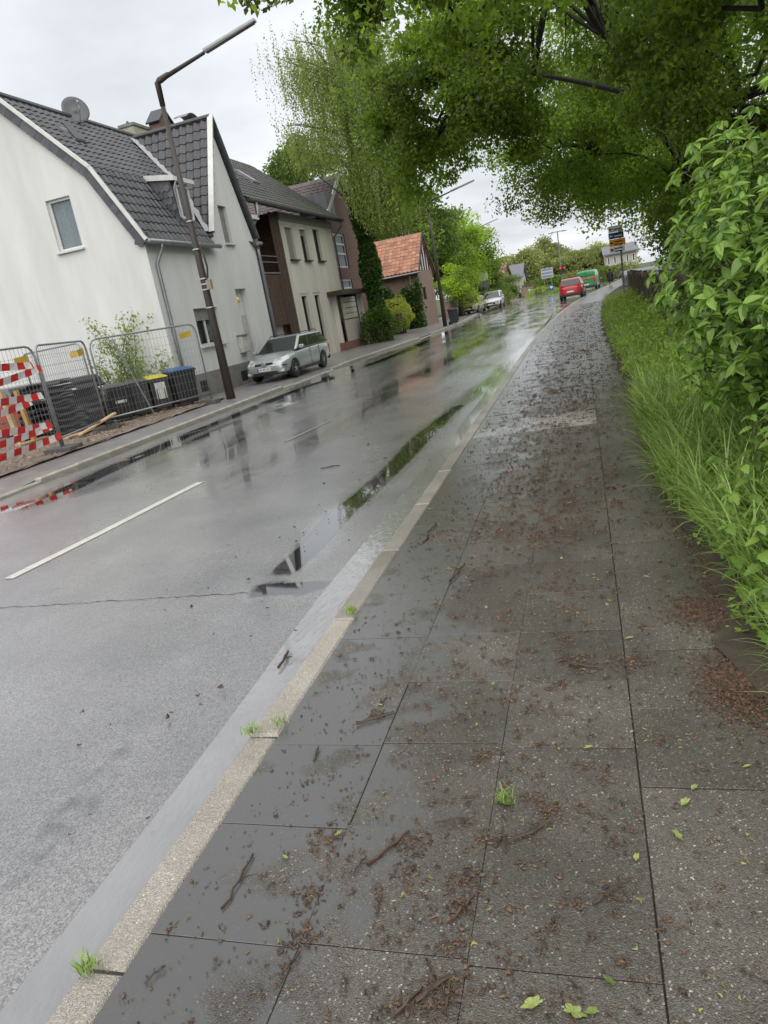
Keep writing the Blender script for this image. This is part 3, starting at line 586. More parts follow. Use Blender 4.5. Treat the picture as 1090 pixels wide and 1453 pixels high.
# roof window, dish, chimneys
sk = P(110, 183, Y=21.6); sx = -14.55; skz = float(roofpt(sx))
s0 = Vector((sx, 21.2, skz)); nrm = Vector((ev.z, 0, -ev.x))
M = Matrix((Vector((0, 1, 0)), ev, nrm)).transposed()
swn = obj('roof_window', MB().box(s0 + nrm * .07, (.55, .68, .1), M=M), m_pipe, H1); obj('pane', MB().box(s0 + nrm * .2, (.5, .62, .025), M=M @ Matrix.Rotation(.22, 3, 'X')), m_glass, swn)
DC = P(107, 158, X=-15.55)
dish = root('satellite_dish', (DC.x, DC.y, DC.z - .5), 'grey satellite dish on the ridge of the white house', 'satellite dish')
dn = Vector((.72, -.62, .3)).normalized(); dq = dn.to_track_quat('Z', 'Y').to_matrix(); dmb = MB(); rings = [(0.0, .0), (.17, .01), (.32, .04), (.44, .085)]
vs_ = [];
for r, h in rings:
    for k in range(24): a = k * math.pi / 12; vs_.append(DC + dq @ Vector((r * math.cos(a), r * math.sin(a) * 1.05, h)))
dmb.add(vs_, [(i * 24 + k, i * 24 + (k + 1) % 24, (i + 1) * 24 + (k + 1) % 24, (i + 1) * 24 + k) for i in range(3) for k in range(24)])
dd = obj('reflector', dmb, mat('dish_grey', (.12, .125, .13), .7), dish, smooth=True); md = dd.modifiers.new('s', 'SOLIDIFY'); md.thickness = .015
obj('feed_arm', MB().tube([DC + dq @ Vector((0, -.5, .08)), DC + dq @ Vector((0, -.25, .5)), DC + dq @ Vector((0, -.05, .55))], .014, 6).lathe([(.03, -.06), (.045, 0), (.03, .05)], DC + dq @ Vector((0, -.05, .55)), 8), m_pipe, dish)
obj('mast', MB().tube([(DC.x - .05, DC.y + .06, DC.z - .6), (DC.x - .05, DC.y + .06, DC.z)], .022, 8), m_pipe, dish)
c1 = P(193, 190, X=-15.9); c1b = MB().box((c1.x, c1.y, c1.z - .7), (.6, 1.1, 1.7))
m_brick = brickmat('brick_red', (.17, .075, .05), (.11, .055, .042), (.2, .18, .16))
ch = obj('chimney', c1b, mat('chimney_render', (.4, .37, .3), .8, .25, 3), H1); obj('chimney_cap', MB().box((c1.x, c1.y, c1.z + .2), (.7, 1.2, .1)), m_plinth, ch)
c2 = P(221, 180, X=-15.6); cb = MB().prism([(c2.x, c2.y - .5, c2.z - 1.5), (c2.x, c2.y + .5, c2.z - 1.5), (c2.x, c2.y + .5, c2.z), (c2.x, c2.y, c2.z + .45), (c2.x, c2.y - .5, c2.z)], (.5, 0, 0))
b2 = obj('brick_gablet', cb, m_brick, H1); obj('gablet_cap', MB().beam((c2.x + .25, c2.y - .62, c2.z), (c2.x + .25, c2.y + .02, c2.z + .55), .62, .06).beam((c2.x + .25, c2.y - .02, c2.z + .55), (c2.x + .25, c2.y + .62, c2.z), .62, .06), m_tile, b2)
c3 = P(268, 180, X=-14.6); ck = obj('chimney', MB().box((c3.x, c3.y, c3.z - 1.), (.5, .5, 2)), m_plinth, H1); cw = MB(); prev = None
for i in range(9):
    a = (i / 8 - .5); q = (c3.x, c3.y + a * 1.1, c3.z + .42 - a * a * .7)
    if prev: cw.prism([(prev[0] - .3, prev[1], prev[2]), (prev[0] + .3, prev[1], prev[2]), (q[0] + .3, q[1], q[2]), (q[0] - .3, q[1], q[2])], (0, 0, .03))
    prev = q
obj('cowl', cw.box((c3.x, c3.y - .3, c3.z + .17), (.04, .04, .4)).box((c3.x, c3.y + .3, c3.z + .17), (.04, .04, .4)), m_pipe, ck)

# ------------------------------------------------------------------ beige house with slatted balcony
F2, A2, B2 = -12.6, 28.1, 39.2; S2 = 31.9; E2 = 6.7
m_beige = mat('beige_render', (.47, .45, .38), .8, .16, 1.2, .35, 70, col2=(.62, .595, .52), streak=True)
m_mosstile = mat('mossy_tile', (.038, .038, .04), .5, .3, .5, .3, 60, col2=(.068, .065, .045)); m_wood = mat('brown_slat', (.06, .036, .024), .6, .35, 7, .2, col2=(.12, .075, .05), island=.4)
m_dwood = mat('dark_wood', (.035, .022, .016), .6, .3)
H2 = root('beige_house', (F2 - 4, 34, 0), 'beige rendered house with narrow windows, brown slatted balcony and mossy roof', 'house')
wins = [(32.45, 33.35, 4.65, 6.08), (34.3, 35.1, 4.65, 6.08), (36.2, 37.1, 4.65, 6.2), (32.9, 33.6, .7, 3.0), (34.7, 35.4, .7, 3.0)]
obj('wall', wall2d((F2, 0, 0), (0, 1, 0), (1, 0, 0), [S2, B2], [(S2, E2), (B2, E2)], wins, .2), m_beige, H2)
for i, q in enumerate(wins):
    window(H2, (F2, 0, 0), (0, 1, 0), (1, 0, 0), *q, depth=.17, fm=m_dwood, fw=.05, sill=.14 if i < 3 else None, sill_m=m_dwood, shutter=(.99 if i == 0 else (.22 if i == 1 else 0)))
for q in wins[3:]: obj('lintel', MB().mm((F2 + .0, q[0] - .15, 3.12), (F2 + .03, q[1] + .15, 3.16)), m_beige, H2)
obj('wall', MB().quad((F2, S2, 0), (F2 - 8, S2, 0), (F2 - 8, S2, E2), (F2, S2, E2)).quad((F2, B2, 0), (F2 - 8, B2, 0), (F2 - 8, B2, E2), (F2, B2, E2)).quad((F2 - 8, A2, 0), (F2 - 8, B2, 0), (F2 - 8, B2, E2), (F2 - 8, A2, E2)).add([(F2, A2, E2 + .1), (F2 - 8, A2, E2 + .1), (F2 - 4, A2, E2 + 3.9)], [(0, 1, 2)]), m_brick, H2)
obj('recess_wall', MB().mm((F2 - 1.3, A2, 0), (F2 - 1.2, S2, E2)), m_dwood, H2)
obj('balcony_floor', MB().mm((F2 - 1.2, A2 + .5, 1.95), (F2 - .02, S2, 2.1)), m_dwood, H2)
obj('garage_wall', MB().mm((F2 - .3, A2, 0), (F2 - .2, 30.4, 1.95)), mat('garage_panel', (.36, .35, .32), .7), H2); obj('garage_door', MB().mm((F2 - .28, 30.4, 0), (F2 - .22, S2, 1.95)), m_wood, H2)
for i in range(15): y = S2 - .1 - i * .065; obj('slat', MB().mm((F2 - .02, y - .036, .2), (F2 + .03, y, E2 - .1)), m_wood, H2)
for i in range(26): y = S2 - 1.1 - i * .08; obj('slat', MB().mm((F2 - .02, y - .046, 1.85), (F2 + .02, y, 3.98)), m_wood, H2)
obj('railing', MB().tube([(F2, A2 + .7, 4.05), (F2, S2 - 1., 4.05)], .03).tube([(F2, A2 + .7, 4.5), (F2, S2 - 1., 4.5)], .02).tube([(F2, A2 + .7, 4.75), (F2, S2 - 1., 4.75)], .02), m_pipe, H2)
obj('post', MB().mm((F2 - .06, A2 + .55, 0), (F2 + .06, A2 + .67, E2)), m_wood, H2)
obj('eave_band', MB().mm((F2 - .02, S2, E2 - .35), (F2 + .07, B2, E2 - .02)), mat('grey_band', (.3, .29, .27), .7), H2)
RZ2, RX2 = 10.4, F2 - 4
rf2 = MB().prism([(F2 + .55, A2 - .4, E2 + .05), (RX2, A2 - .4, RZ2), (F2 - 8.5, A2 - .4, E2 + .05), (F2 - 8.5, A2 - .4, E2 - .1), (RX2, A2 - .4, RZ2 - .2), (F2 + .55, A2 - .4, E2 - .1)], (0, B2 + .75 - A2, 0))
roof2 = obj('roof', rf2, m_mosstile, H2)
v2 = Vector((RX2 - F2 - .55, 0, RZ2 - E2 - .05)); tiles(roof2, (F2 + .57, A2 - .4, E2 + .06), (0, 1, 0), v2, 38, int(v2.length / .36), .31, .36, m_mosstile, hgt=.03)
for k, (ya, ta) in enumerate(((30.4, .45), (33.2, .5))):
    vn = v2.normalized(); nn = Vector((vn.z * 1, 0, -vn.x)); c = Vector((F2 + .55, ya, E2 + .05)) + v2 * ta + nn * .09
    rw = obj('roof_window', MB().box(c, (.75, 1.2, .1), M=Matrix((Vector((0, 1, 0)), vn, nn)).transposed()), m_pipe, H2); obj('pane', MB().box(c + nn * .06, (.6, 1.0, .02), M=Matrix((Vector((0, 1, 0)), vn, nn)).transposed()), m_glass, rw)
obj('gutter', MB().tube([(F2 + .62, A2 - .4, E2 + .0), (F2 + .62, B2 + .4, E2 + .0)], .08, 8), mat('dark_gutter', (.06, .06, .062), .45), H2)
obj('downpipe', MB().tube([(F2 + .6, A2 + .25, E2 - .02), (F2 + .6, A2 + .25, E2 - .5), (F2 + .2, A2 - .1, E2 - 1.2), (FX + .05, A2 - .25, 5.0)], .075, 10), m_pipe, H2, smooth=True)
obj('downpipe', MB().tube([(F2 + .6, B2 + .1, E2), (F2 + .6, B2 + .1, E2 - .3), (F2 + .08, B2 + .1, E2 - .8), (F2 + .08, B2 + .1, 0)], .045, 8), mat('dark_gutter', (.06, .06, .062), .45), H2, smooth=True)
obj('flat_roof', MB().mm((F2 - 3, FE + .1, E2 - .7), (F2 + .6, A2 + .3, E2 - .55)), m_trim, H2)
# porch box beside it
PR = root('porch', (F2 - .7, 39.2, 0), 'small glazed porch with mossy flat roof and brick base beside the beige house', 'porch')
px0, px1, py0, py1 = F2 - 2.2, F2 + .38, 37.2, 41.6
obj('brick_base', MB().mm((px0, py0, 0), (px1 + .03, py1 + .03, .42)), brickmat('brick_orange', (.22, .09, .05), (.15, .065, .04), (.2, .18, .16)), PR)
obj('canopy', MB().mm((px0 - .2, py0 - .6, 2.85), (px1 + .45, py1 + .35, 3.05)), m_dwood, PR); obj('moss', MB().mm((px0 - .18, py0 - .58, 3.05), (px1 + .4, py1 + .3, 3.09)), mat('moss', (.07, .075, .02), .9, .4, 4, .8, 20), PR)
obj('lower_panel', MB().mm((px1 - .08, py0 + .1, .42), (px1, 40.3, 1.55)), mat('porch_panel', (.42, .38, .32), .6, .12), PR)
for i in range(4): obj('glass_strip', MB().mm((px1 - .06, py0 + .35, 1.6 + i * .29), (px1 - .02, 40.3, 1.86 + i * .29)), mat('yellow_glass', (.5, .48, .38), .2, .12, 3, spec=.7), PR)
obj('corner_pier', MB().mm((px1 - .3, 40.4, .42), (px1 + .01, py1, 2.85)), m_beige, PR); obj('post', MB().mm((px1 - .1, py0 + .1, .42), (px1 + .01, py0 + .32, 2.85)), m_dwood, PR); obj('post', MB().mm((px1 - .05, 40.3, .42), (px1 + .02, 40.4, 2.85)), m_dwood, PR)
obj('side_wall', MB().mm((px0, py0, .42), (px1 - .12, py0 + .1, 2.85)), m_beige, PR); obj('side_wall', MB().mm((px0, py1 - .1, .42), (px1 - .31, py1 - .0, 2.85)), m_beige, PR)

# ------------------------------------------------------------------ brick house behind the birch
F3, A3, B3, E3 = -13.1, 40.2, 47.0, 7.3
H3 = root('brick_house', (F3 - 4, 43, 0), 'dark red brick house with purple-brown tiled roof partly behind the birch', 'house')
m_brick3 = brickmat('brick_dark', (.22, .095, .065), (.14, .065, .047), (.2, .17, .145)); m_ptile = mat('purple_tile', (.085, .062, .062), .5, .3, 3, .2, col2=(.14, .1, .1), island=.2)
w3 = [(40.9, 43.1, 4.45, 6.35), (40.9, 43.1, 2.2, 3.8)]
obj('wall', wall2d((F3, 0, 0), (0, 1, 0), (1, 0, 0), [A3, B3], [(A3, E3), (43.6, E3 + 2.4), (B3, E3)], w3, .15), m_brick3, H3)
obj('wall', MB().quad((F3, A3, 0), (F3 - 8, A3, 0), (F3 - 8, A3, E3), (F3, A3, E3)), m_brick3, H3); obj('wall', MB().quad((F3, B3, 0), (F3 - 8, B3, 0), (F3 - 8, B3, E3), (F3, B3, E3)), m_brick3, H3)
for q in w3: window(H3, (F3, 0, 0), (0, 1, 0), (1, 0, 0), *q, depth=.1, fw=.1, hbars=(q[2] + (q[3] - q[2]) * .42, q[2] + (q[3] - q[2]) * .7), curtain=1)
s3 = Vector((0, 3.7, 2.6)); r3 = obj('roof', MB().prism([(F3 + .2, A3 - .3, E3 - .2), (F3 + .2, 43.6, E3 + 2.4), (F3 + .2, B3 + .3, E3 - .2), (F3 + .2, B3 + .3, E3 - .35), (F3 + .2, 43.6, E3 + 2.2), (F3 + .2, A3 - .3, E3 - .35)], (-8.6, 0, 0)), m_ptile, H3)
tiles(r3, (F3 - 8.4, A3 - .3, E3 - .18), (1, 0, 0), s3, 28, 12, .305, .35, m_ptile, hgt=.05)
obj('slate_gablet', MB().prism([(F3 + .25, A3 - .1, E3 - .1), (F3 - 1.4, A3 - .1, E3 - .1), (F3 - 1.4, A3 - .1, E3 + 1.), (F3 + .25, A3 - .1, E3 + 1.1)], (0, 1.3, 0)), m_slate, H3)
obj('verge_trim', MB().beam((F3 + .25, A3 - .3, E3 - .1), (F3 + .25, 43.6, E3 + 2.5), .08, .25), m_trim, r3)
obj('vent_pipe', MB().tube([(F3 - 3.2, 42.2, E3 + 1.0), (F3 - 3.2, 42.2, E3 + 1.9)], .12).lathe([(.2, 0), (.16, .2), (.05, .25)], (F3 - 3.2, 42.2, E3 + 1.9), 10), mat('orange_clay', (.4, .1, .04), .6), H3)

# ------------------------------------------------------------------ garage with orange roof
GX, GA, GB = -11.25, 53.6, 59.2
HG = root('brick_garage', (GX - 3, 56, 0), 'brick outbuilding with orange tiled roof and white timbered gable, front overgrown with ivy', 'outbuilding')
EZg = 4.05; pk = P(601, 329, X=GX + .3); RZg = pk.z; RYg = (GA + GB) / 2
m_brick4 = brickmat('brick_pale', (.3, .18, .13), (.2, .12, .09), (.3, .27, .24)); m_otile = mat('orange_tile', (.3, .125, .07), .5, .3, 2, .2, col2=(.42, .21, .125), island=.3)
obj('wall', wall2d((GX, 0, 0), (0, 1, 0), (1, 0, 0), [GA, GB], [(GA, EZg), (GB, EZg)], [(54.5, 55.7, 1.9, 2.8)], .12), m_brick4, HG)
window(HG, (GX, 0, 0), (0, 1, 0), (1, 0, 0), 54.5, 55.7, 1.9, 2.8, depth=.1, bars=(55.1,), fm=m_dwood)
obj('wall', MB().quad((GX, GA, 0), (GX - 7, GA, 0), (GX - 7, GA, EZg), (GX, GA, EZg)), m_brick4, HG); obj('wall', MB().quad((GX, GB, 0), (GX - 7, GB, 0), (GX - 7, GB, EZg), (GX, GB, EZg)), m_brick4, HG)
gg = obj('gable_panel', MB().add([(GX - .05, GA, EZg), (GX - .05, GB, EZg), (GX - .05, RYg, RZg - .15)], [(0, 1, 2)]), mat('gable_white', (.75, .75, .72), .6), HG)
for i in range(1, 6):
    y = GA + (GB - GA) * i / 6; z = EZg + (RZg - .3 - EZg) * (1 - abs(y - RYg) / (GB - GA) * 2); obj('timber', MB().mm((GX - .04, y - .12, EZg), (GX + .02, y + .12, z)), m_dwood, gg)
rg = obj('roof', MB().prism([(GX + .16, GA - .35, EZg - .1), (GX + .16, RYg, RZg), (GX + .16, GB + .35, EZg - .1), (GX + .16, GB + .35, EZg - .25), (GX + .16, RYg, RZg - .2), (GX + .16, GA - .35, EZg - .25)], (-8, 0, 0)), m_otile, HG)
sg = Vector((0, RYg - GA + .35, RZg - EZg + .1)); tiles(rg, (GX + .16 - 8, GA - .35, EZg - .08), (1, 0, 0), sg, 26, int(sg.length / .36), .307, .36, m_otile, hgt=.06)
obj('barge_board', MB().beam((GX + .2, GA - .35, EZg - .15), (GX + .2, RYg, RZg - .05), .06, .22).beam((GX + .2, RYg, RZg - .05), (GX + .2, GB + .35, EZg - .15), .06, .22), m_dwood, rg)
obj('gutter', MB().tube([(GX + .3, GA - .42, EZg - .2), (GX - 7.5, GA - .42, EZg - .2)], .07), m_pipe, HG); obj('downpipe', MB().tube([(GX - .6, GA - .2, EZg - .2), (GX - .6, GA - .12, 0)], .05), m_pipe, HG)
# ------------------------------------------------------------------ street lamps
m_pole = mat('dark_pole', (.045, .036, .03), .55, .35, 3, .4, 40, streak=True); m_lum = mat('lamp_housing', (.42, .43, .43), .4, .1); m_lens = mat('lamp_lens', (.12, .12, .12), .25); m_band = mat('steel_band', (.5, .5, .5), .35, metal=.6)
def lamp(x, y, label, H=8.5, reach=3.05, detail=True):
    t = root('street_lamp', (x, y, 0), label, 'street lamp', 'street lamps with slanted arms along the left pavement')
    obj('pole', MB().tube([(x, y, 0), (x, y, 2.2), (x, y, 3.6), (x - .02, y, H - .4)], [.14, .115, .1, .06], 12), m_pole, t, smooth=True)
    obj('elbow', MB().tube([(x - .02, y, H - .55), (x - .02, y, H), (x + .05, y, H + .05), (x + .35, y, H + .13)], [.075, .085, .085, .065], 10), m_pole, t, smooth=True)
    s = .2; obj('arm', MB().tube([(x + .1, y, H + .06), (x + reach * .49, y, H + .06 + reach * .49 * s)], [.062, .042], 10), m_pole, t, smooth=True)
    obj('spigot', MB().tube([(x + reach * .46, y, H + .06 + reach * .46 * s), (x + reach * .52, y, H + .06 + reach * .56 * s)], .03), m_lum, t)
    a, b = Vector((x + reach * .49, y, H + .1 + reach * .49 * s)), Vector((x + reach, y, H + .1 + reach * s))
    h = obj('lamp_head', MB().beam(a, b, .17, .08), m_lum, t, bevel=.02); obj('lens', MB().beam(a + Vector((.05, 0, -.045)), b + Vector((-.05, 0, -.045)), .15, .04), m_lens, h)
    if detail:
        for z, r in ((5.0, .1), (4.25, .112), (3.45, .118), (3.3, .118), (3.15, .119), (2.65, .124)): obj('band', MB().tube([(x, y, z), (x, y, z + .035)], r + .006, 12), m_band, t)
        obj('cable_loop', MB().tube([(x + .12, y - .02, 4.35), (x + .19, y - .02, 4.1), (x + .21, y - .02, 3.75), (x + .14, y - .02, 3.45)], .03, 6), m_pole, t)
        obj('junction_box', MB().box((x + .16, y - .03, 3.28), (.14, .12, .26)), mat('junction', (.3, .24, .16), .6), t)
lamp(-10.25, 19.37, 'tall dark street lamp with steel bands standing by the site fence')
g = G(632, 463); lamp(g.x, g.y, 'dark street lamp standing in front of the orange-roofed outbuilding', H=P(612, 287, Y=g.y).z, detail=False)
q = P(674, 352, Y=88); lamp(q.x, 88, 'distant street lamp beyond the white oncoming car', H=8.6, detail=False)

# ------------------------------------------------------------------ construction fence
m_galv = mat('galvanised', (.3, .31, .32), .4, .2, 10, metal=.5); m_foot = mat('fence_foot', (.1, .095, .09), .8, .2)
def panel(a, b, label, H=2.3, tagc=True):
    a, b = Vector((*a, 0)), Vector((*b, 0)); t = root('construction_fence', (a + b) / 2, label, 'fence', 'wire mesh construction fence panels'); d = (b - a).normalized(); ln = (b - a).length
    pt = lambda s, z: a + d * s + Vector((0, 0, z))
    obj('frame', MB().tube([pt(.03, .02), pt(.03, H - .22), pt(.07, H - .1), pt(.14, H - .03), pt(.25, H), pt(ln - .25, H), pt(ln - .14, H - .03), pt(ln - .07, H - .1), pt(ln - .03, H - .22), pt(ln - .03, .02)], .024, 8).tube([pt(.03, .3), pt(ln - .03, .3)], .022, 8), m_galv, t, smooth=True)
    wm = MB(); n = int(ln / .11)
    for i in range(1, n): wm.beam(pt(ln * i / n, .3), pt(ln * i / n, H - .02), .005, .005, up=(1, 0, 0))
    for k in range(1, 9): z = .3 + (H - .3) * k / 9; wm.beam(pt(.03, z), pt(ln - .03, z), .005, .005)
    obj('wire_mesh', wm, m_galv, t, kind='stuff')
    for s in (.1, ln - .1): obj('foot', MB().box(pt(s, .06), (.7, .24, .13), rz=math.atan2(d.y, d.x) + 1.57), m_foot, t, bevel=.02)
    if tagc: obj('name_plate', MB().beam(pt(ln - .62, H - .28), pt(ln - .22, H - .25), .012, .16), mat('fence_tag', (.55, .38, .06), .5), t)
panel((-11.02, 9.3), (-11.05, 12.85), 'fence panel by the kerb end, hung with red and white tape')
panel((-11.12, 12.95), (-11.98, 15.75), 'fence panel standing before the stack of black plates')
panel((-11.98, 15.85), (-10.62, 18.95), 'fence panel standing before the wheelie bins next to the lamp')
panel((-15.6, 17.6), (-12.75, 16.6), 'fence panel set back behind the black plates under the vine', tagc=True)
obj('fence_brace', MB().tube([(-12.2, 17.2, 2.25), (-11.75, 17.55, .1)], .022, 8), m_galv, label='slanting steel tube leaning behind the bin fence', cat='fence brace')
# barrier tape
def tapemat():
    m = mat('barrier_tape', (.7, .7, .7), .4); nt = m.node_tree; b = nt.nodes['Principled BSDF']; N = nt.nodes.new; L = nt.links.new
    uv = N('ShaderNodeAttribute'); uv.attribute_name = 'along'; w_ = N('ShaderNodeMath'); w_.operation = 'PINGPONG'; w_.inputs[1].default_value = .2; L(uv.outputs['Fac'], w_.inputs[0])
    g_ = N('ShaderNodeMath'); g_.operation = 'GREATER_THAN'; g_.inputs[1].default_value = .1; L(w_.outputs[0], g_.inputs[0])
    mx = N('ShaderNodeMixRGB'); L(g_.outputs[0], mx.inputs[0]); mx.inputs[1].default_value = (.72, .7, .68, 1); mx.inputs[2].default_value = (.6, .03, .03, 1); L(mx.outputs[0], b.inputs['Base Color']); return m
m_tape = tapemat()
def tape(p0, p1, label, wd=.14, sag=.04):
    a, b = P(*p0, X=-10.93), P(*p1, X=-10.95); n = 14; mb = MB(); al = []; 
    for i in range(n + 1):
        u = i / n; p = a.lerp(b, u) + Vector((.02 * math.sin(u * 9), 0, -sag * 4 * u * (1 - u))); tw = .03 * math.sin(u * 7)
        mb.v += [tuple(p + Vector((tw, 0, -wd / 2))), tuple(p + Vector((-tw, 0, wd / 2)))]; al += [u * (b - a).length + 3] * 2
        if i: k = 2 * i; mb.f.append((k - 2, k, k + 1, k - 1))
    o = obj('barrier_tape', mb, m_tape, label=label, cat='barrier tape', group='red and white tapes tied to the fence'); at = o.data.attributes.new('along', 'FLOAT', 'POINT'); at.data.foreach_set('value', al)
    md = o.modifiers.new('s', 'SOLIDIFY'); md.thickness = .002
tape((-150, 524), (46, 518), 'uppermost red and white tape across the fence'); tape((-120, 578), (58, 522), 'sagging tape just under the uppermost one')
tape((-120, 583), (60, 561), 'red and white tape at mid height of the fence'); tape((-100, 618), (44, 570), 'twisted tape slanting below the mid-height one')
tape((-120, 630), (73, 602), 'upper of the three low tapes near the fence foot'); tape((-120, 668), (72, 605), 'middle of the three low tapes near the fence foot'); tape((-120, 688), (86, 618), 'lowest red and white tape slanting down the fence')

# stack of black plates, boards, brick-red barrier beams
m_plate = mat('black_plate', (.015, .015, .016), .35, .3, 4)
SX, SY = -13.35, 15.9
for i in range(9):
    z = .1 + i * .155; mb = MB(); rz = random.uniform(-.12, .12); ox = random.uniform(-.12, .12); c, s = math.cos(rz), math.sin(rz)
    prof_ = [(-1.0, -.09), (-.85, .02), (-.5, .03), (-.4, .08), (.05, .08), (.15, .02), (.55, .02), (.65, .07), (.9, .05), (1.0, -.06)]
    for u, h in prof_:
        for v in (-.55, .55):
            for dz in (0, .055): X_, Y_ = u + ox, v; mb.v.append((SX + X_ * c - Y_ * s, SY + X_ * s + Y_ * c, z + h + dz))
    for k in range(len(prof_) - 1):
        o = k * 4; mb.f += [(o, o + 4, o + 6, o + 2), (o + 1, o + 3, o + 7, o + 5), (o, o + 1, o + 5, o + 4), (o + 2, o + 6, o + 7, o + 3)]
    e = (len(prof_) - 1) * 4; mb.f += [(0, 2, 3, 1), (e, e + 1, e + 3, e + 2)]
    lab = 'topmost black plastic plate of the stack behind the fence' if i == 8 else ('bottom black plastic plate of the stack behind the fence' if i == 0 else 'black ribbed plastic plate lying within the stack behind the fence')
    obj('plate', mb, m_plate, bevel=.012, label=lab, cat='plate', group='stacked black plates')
m_board = mat('raw_board', (.5, .36, .2), .6, .25, 5, streak=True)
def board(p0, p1, label, wd=.2, th=.035, z0=.09, z1=.12, m=m_board): a, b = G(*p0, z=z0), G(*p1, z=z1); obj('board', MB().beam(a, b, wd, th), m, label=label, cat='board', group='timber lying behind the fence')
board((92, 622), (145, 604), 'flat pale board lying below the black plates'); board((112, 618), (163, 586), 'pale board with its end raised against the fence', z1=.42); board((25, 632), (80, 615), 'pale plank lying left of the leaning board')
m_rbeam = mat('red_beam', (.36, .07, .03), .55, .25, 4)
for i, (p0, p1, z) in enumerate((((-30, 592), (40, 583), 1.05), ((-30, 606), (45, 590), .75), ((-30, 618), (40, 604), .45))):
    a, b = P(*p0, Y=15.2), P(*p1, Y=15.6); obj('barrier_beam', MB().beam((a.x, 15.2, z), (b.x - .2, 15.6, z), .08, .24), m_rbeam, bevel=.01, label=('topmost', 'middle', 'lowest')[i] + ' brick-red barrier beam left of the black plates', cat='beam', group='red barrier beams')
a = P(12, 560, Y=15.0); obj('timber_post', MB().beam((a.x - .1, 15.0, 0), (a.x - .25, 15.05, 1.45), .12, .12, up=(0, 1, 0)), m_board, label='pale timber post holding the red barrier beams', cat='post')
a = P(24, 560, Y=15.1); obj('timber_post', MB().beam((a.x + .15, 15.05, 0), (a.x - .0, 15.1, 1.4), .1, .1, up=(0, 1, 0)), mat('ochre_post', (.4, .24, .08), .6), label='ochre timber post beside the red barrier beams', cat='post')

# ------------------------------------------------------------------ wheelie bins
def bin_(x, y, rz, body, lid, label, H=1.05, Wd=.56, sticker=None, cat_group='wheelie bins behind the fence'):
    t = root('wheelie_bin', (x, y, .02 if x > -10 else .05), label, 'bin', cat_group, rz)
    mb = MB(); w0, w1, d0, d1 = Wd * .42, Wd * .5, Wd * .44, Wd * .58; h = H * .9
    mb.add([(-d0, -w0, .06), (d0, -w0, .06), (d0, w0, .06), (-d0, w0, .06), (-d1, -w1, h), (d1, -w1, h), (d1, w1, h), (-d1, w1, h)], [(0, 3, 2, 1), (4, 5, 6, 7), (0, 1, 5, 4), (1, 2, 6, 5), (2, 3, 7, 6), (3, 0, 4, 7)])
    b = obj('body', mb, body, t, local=True, bevel=.03); obj('rim', MB().mm((-d1 - .02, -w1 - .02, h - .06), (d1 + .02, w1 + .02, h - .02)), body, b, local=True, bevel=.01)
    obj('rib', MB().mm((d0 + .03, -w0 * .5, .2), (d1 - .02, -w0 * .4, h - .1)).mm((d0 + .03, w0 * .4, .2), (d1 - .02, w0 * .5, h - .1)), body, b, local=True)
    lm = MB(); lm.add([(-d1 - .04, -w1 - .03, h), (d1 + .04, -w1 - .03, h), (d1 + .04, w1 + .03, h), (-d1 - .04, w1 + .03, h), (-d1 * .8, -w1 * .85, h + .1), (d1 * .8, -w1 * .85, h + .055), (d1 * .8, w1 * .85, h + .055), (-d1 * .8, w1 * .85, h + .1)], [(0, 3, 2, 1), (4, 5, 6, 7), (0, 1, 5, 4), (1, 2, 6, 5), (2, 3, 7, 6), (3, 0, 4, 7)])
    obj('lid', lm, lid, t, local=True, bevel=.02); obj('handle', MB().tube([(-d1 - .1, -w1 * .7, h + .02), (-d1 - .1, w1 * .7, h + .02)], .018, 6).tube([(-d1, -w1 * .7, h), (-d1 - .1, -w1 * .7, h + .02)], .016, 6).tube([(-d1, w1 * .7, h), (-d1 - .1, w1 * .7, h + .02)], .016, 6), body, t, local=True)
    for s in (-1, 1): obj('wheel', MB().lathe([(.04, -.025), (.1, -.025), (.1, .025), (.04, .025)], (-d0 - .02, s * (w0 + .02), .1), 14, 'Y'), m_plate, t, local=True)
    if sticker:
        z0, z1 = sticker; f = lambda z: d0 + (d1 - d0) * (z - .06) / (h - .06) + .004
        obj('sticker', MB().add([(f(z0), -.15, z0), (f(z0), .15, z0), (f(z1), .15, z1), (f(z1), -.15, z1), (f(z0) + .003, -.15, z0), (f(z0) + .003, .15, z0), (f(z1) + .003, .15, z1), (f(z1) + .003, -.15, z1)], [(0, 3, 2, 1), (4, 5, 6, 7), (0, 1, 5, 4), (1, 2, 6, 5), (2, 3, 7, 6), (3, 0, 4, 7)]), mat('sticker', (.65, .65, .62), .5, .25, 30), t, local=True)
m_bin = mat('bin_grey', (.05, .05, .052), .45, .2, 5); m_bind = mat('bin_dark', (.028, .03, .033), .4, .2, 5)
rz = -.75
bin_(-12.55, 17.25, rz, m_bind, m_bin, 'dark bin with a grey lid and a white strip low on its front', sticker=(.5, .58)); bin_(-12.35, 17.95, rz - .1, m_bin, m_bin, 'plain grey bin between the white-strip bin and the yellow-lid bin')
bin_(-12.05, 18.5, rz, m_bin, mat('lid_yellow', (.45, .38, .03), .4, .12), 'grey bin with yellow lid and white sticker', sticker=(.35, .82)); bin_(-11.6, 19.1, rz + .1, m_bind, mat('lid_blue', (.03, .09, .2), .4, .2), 'dark bin with a blue lid by the house corner', H=1.15, Wd=.7)
g = G(484, 503); bin_(-12.1, 29.3, .0, m_bind, m_bind, 'black bin beside the beige house behind the silver car', cat_group='single bins along the pavement'); bin_(-8.15, 48.2, .0, m_bind, m_bind, 'black bin on the pavement behind the second lamp', cat_group='single bins along the pavement')

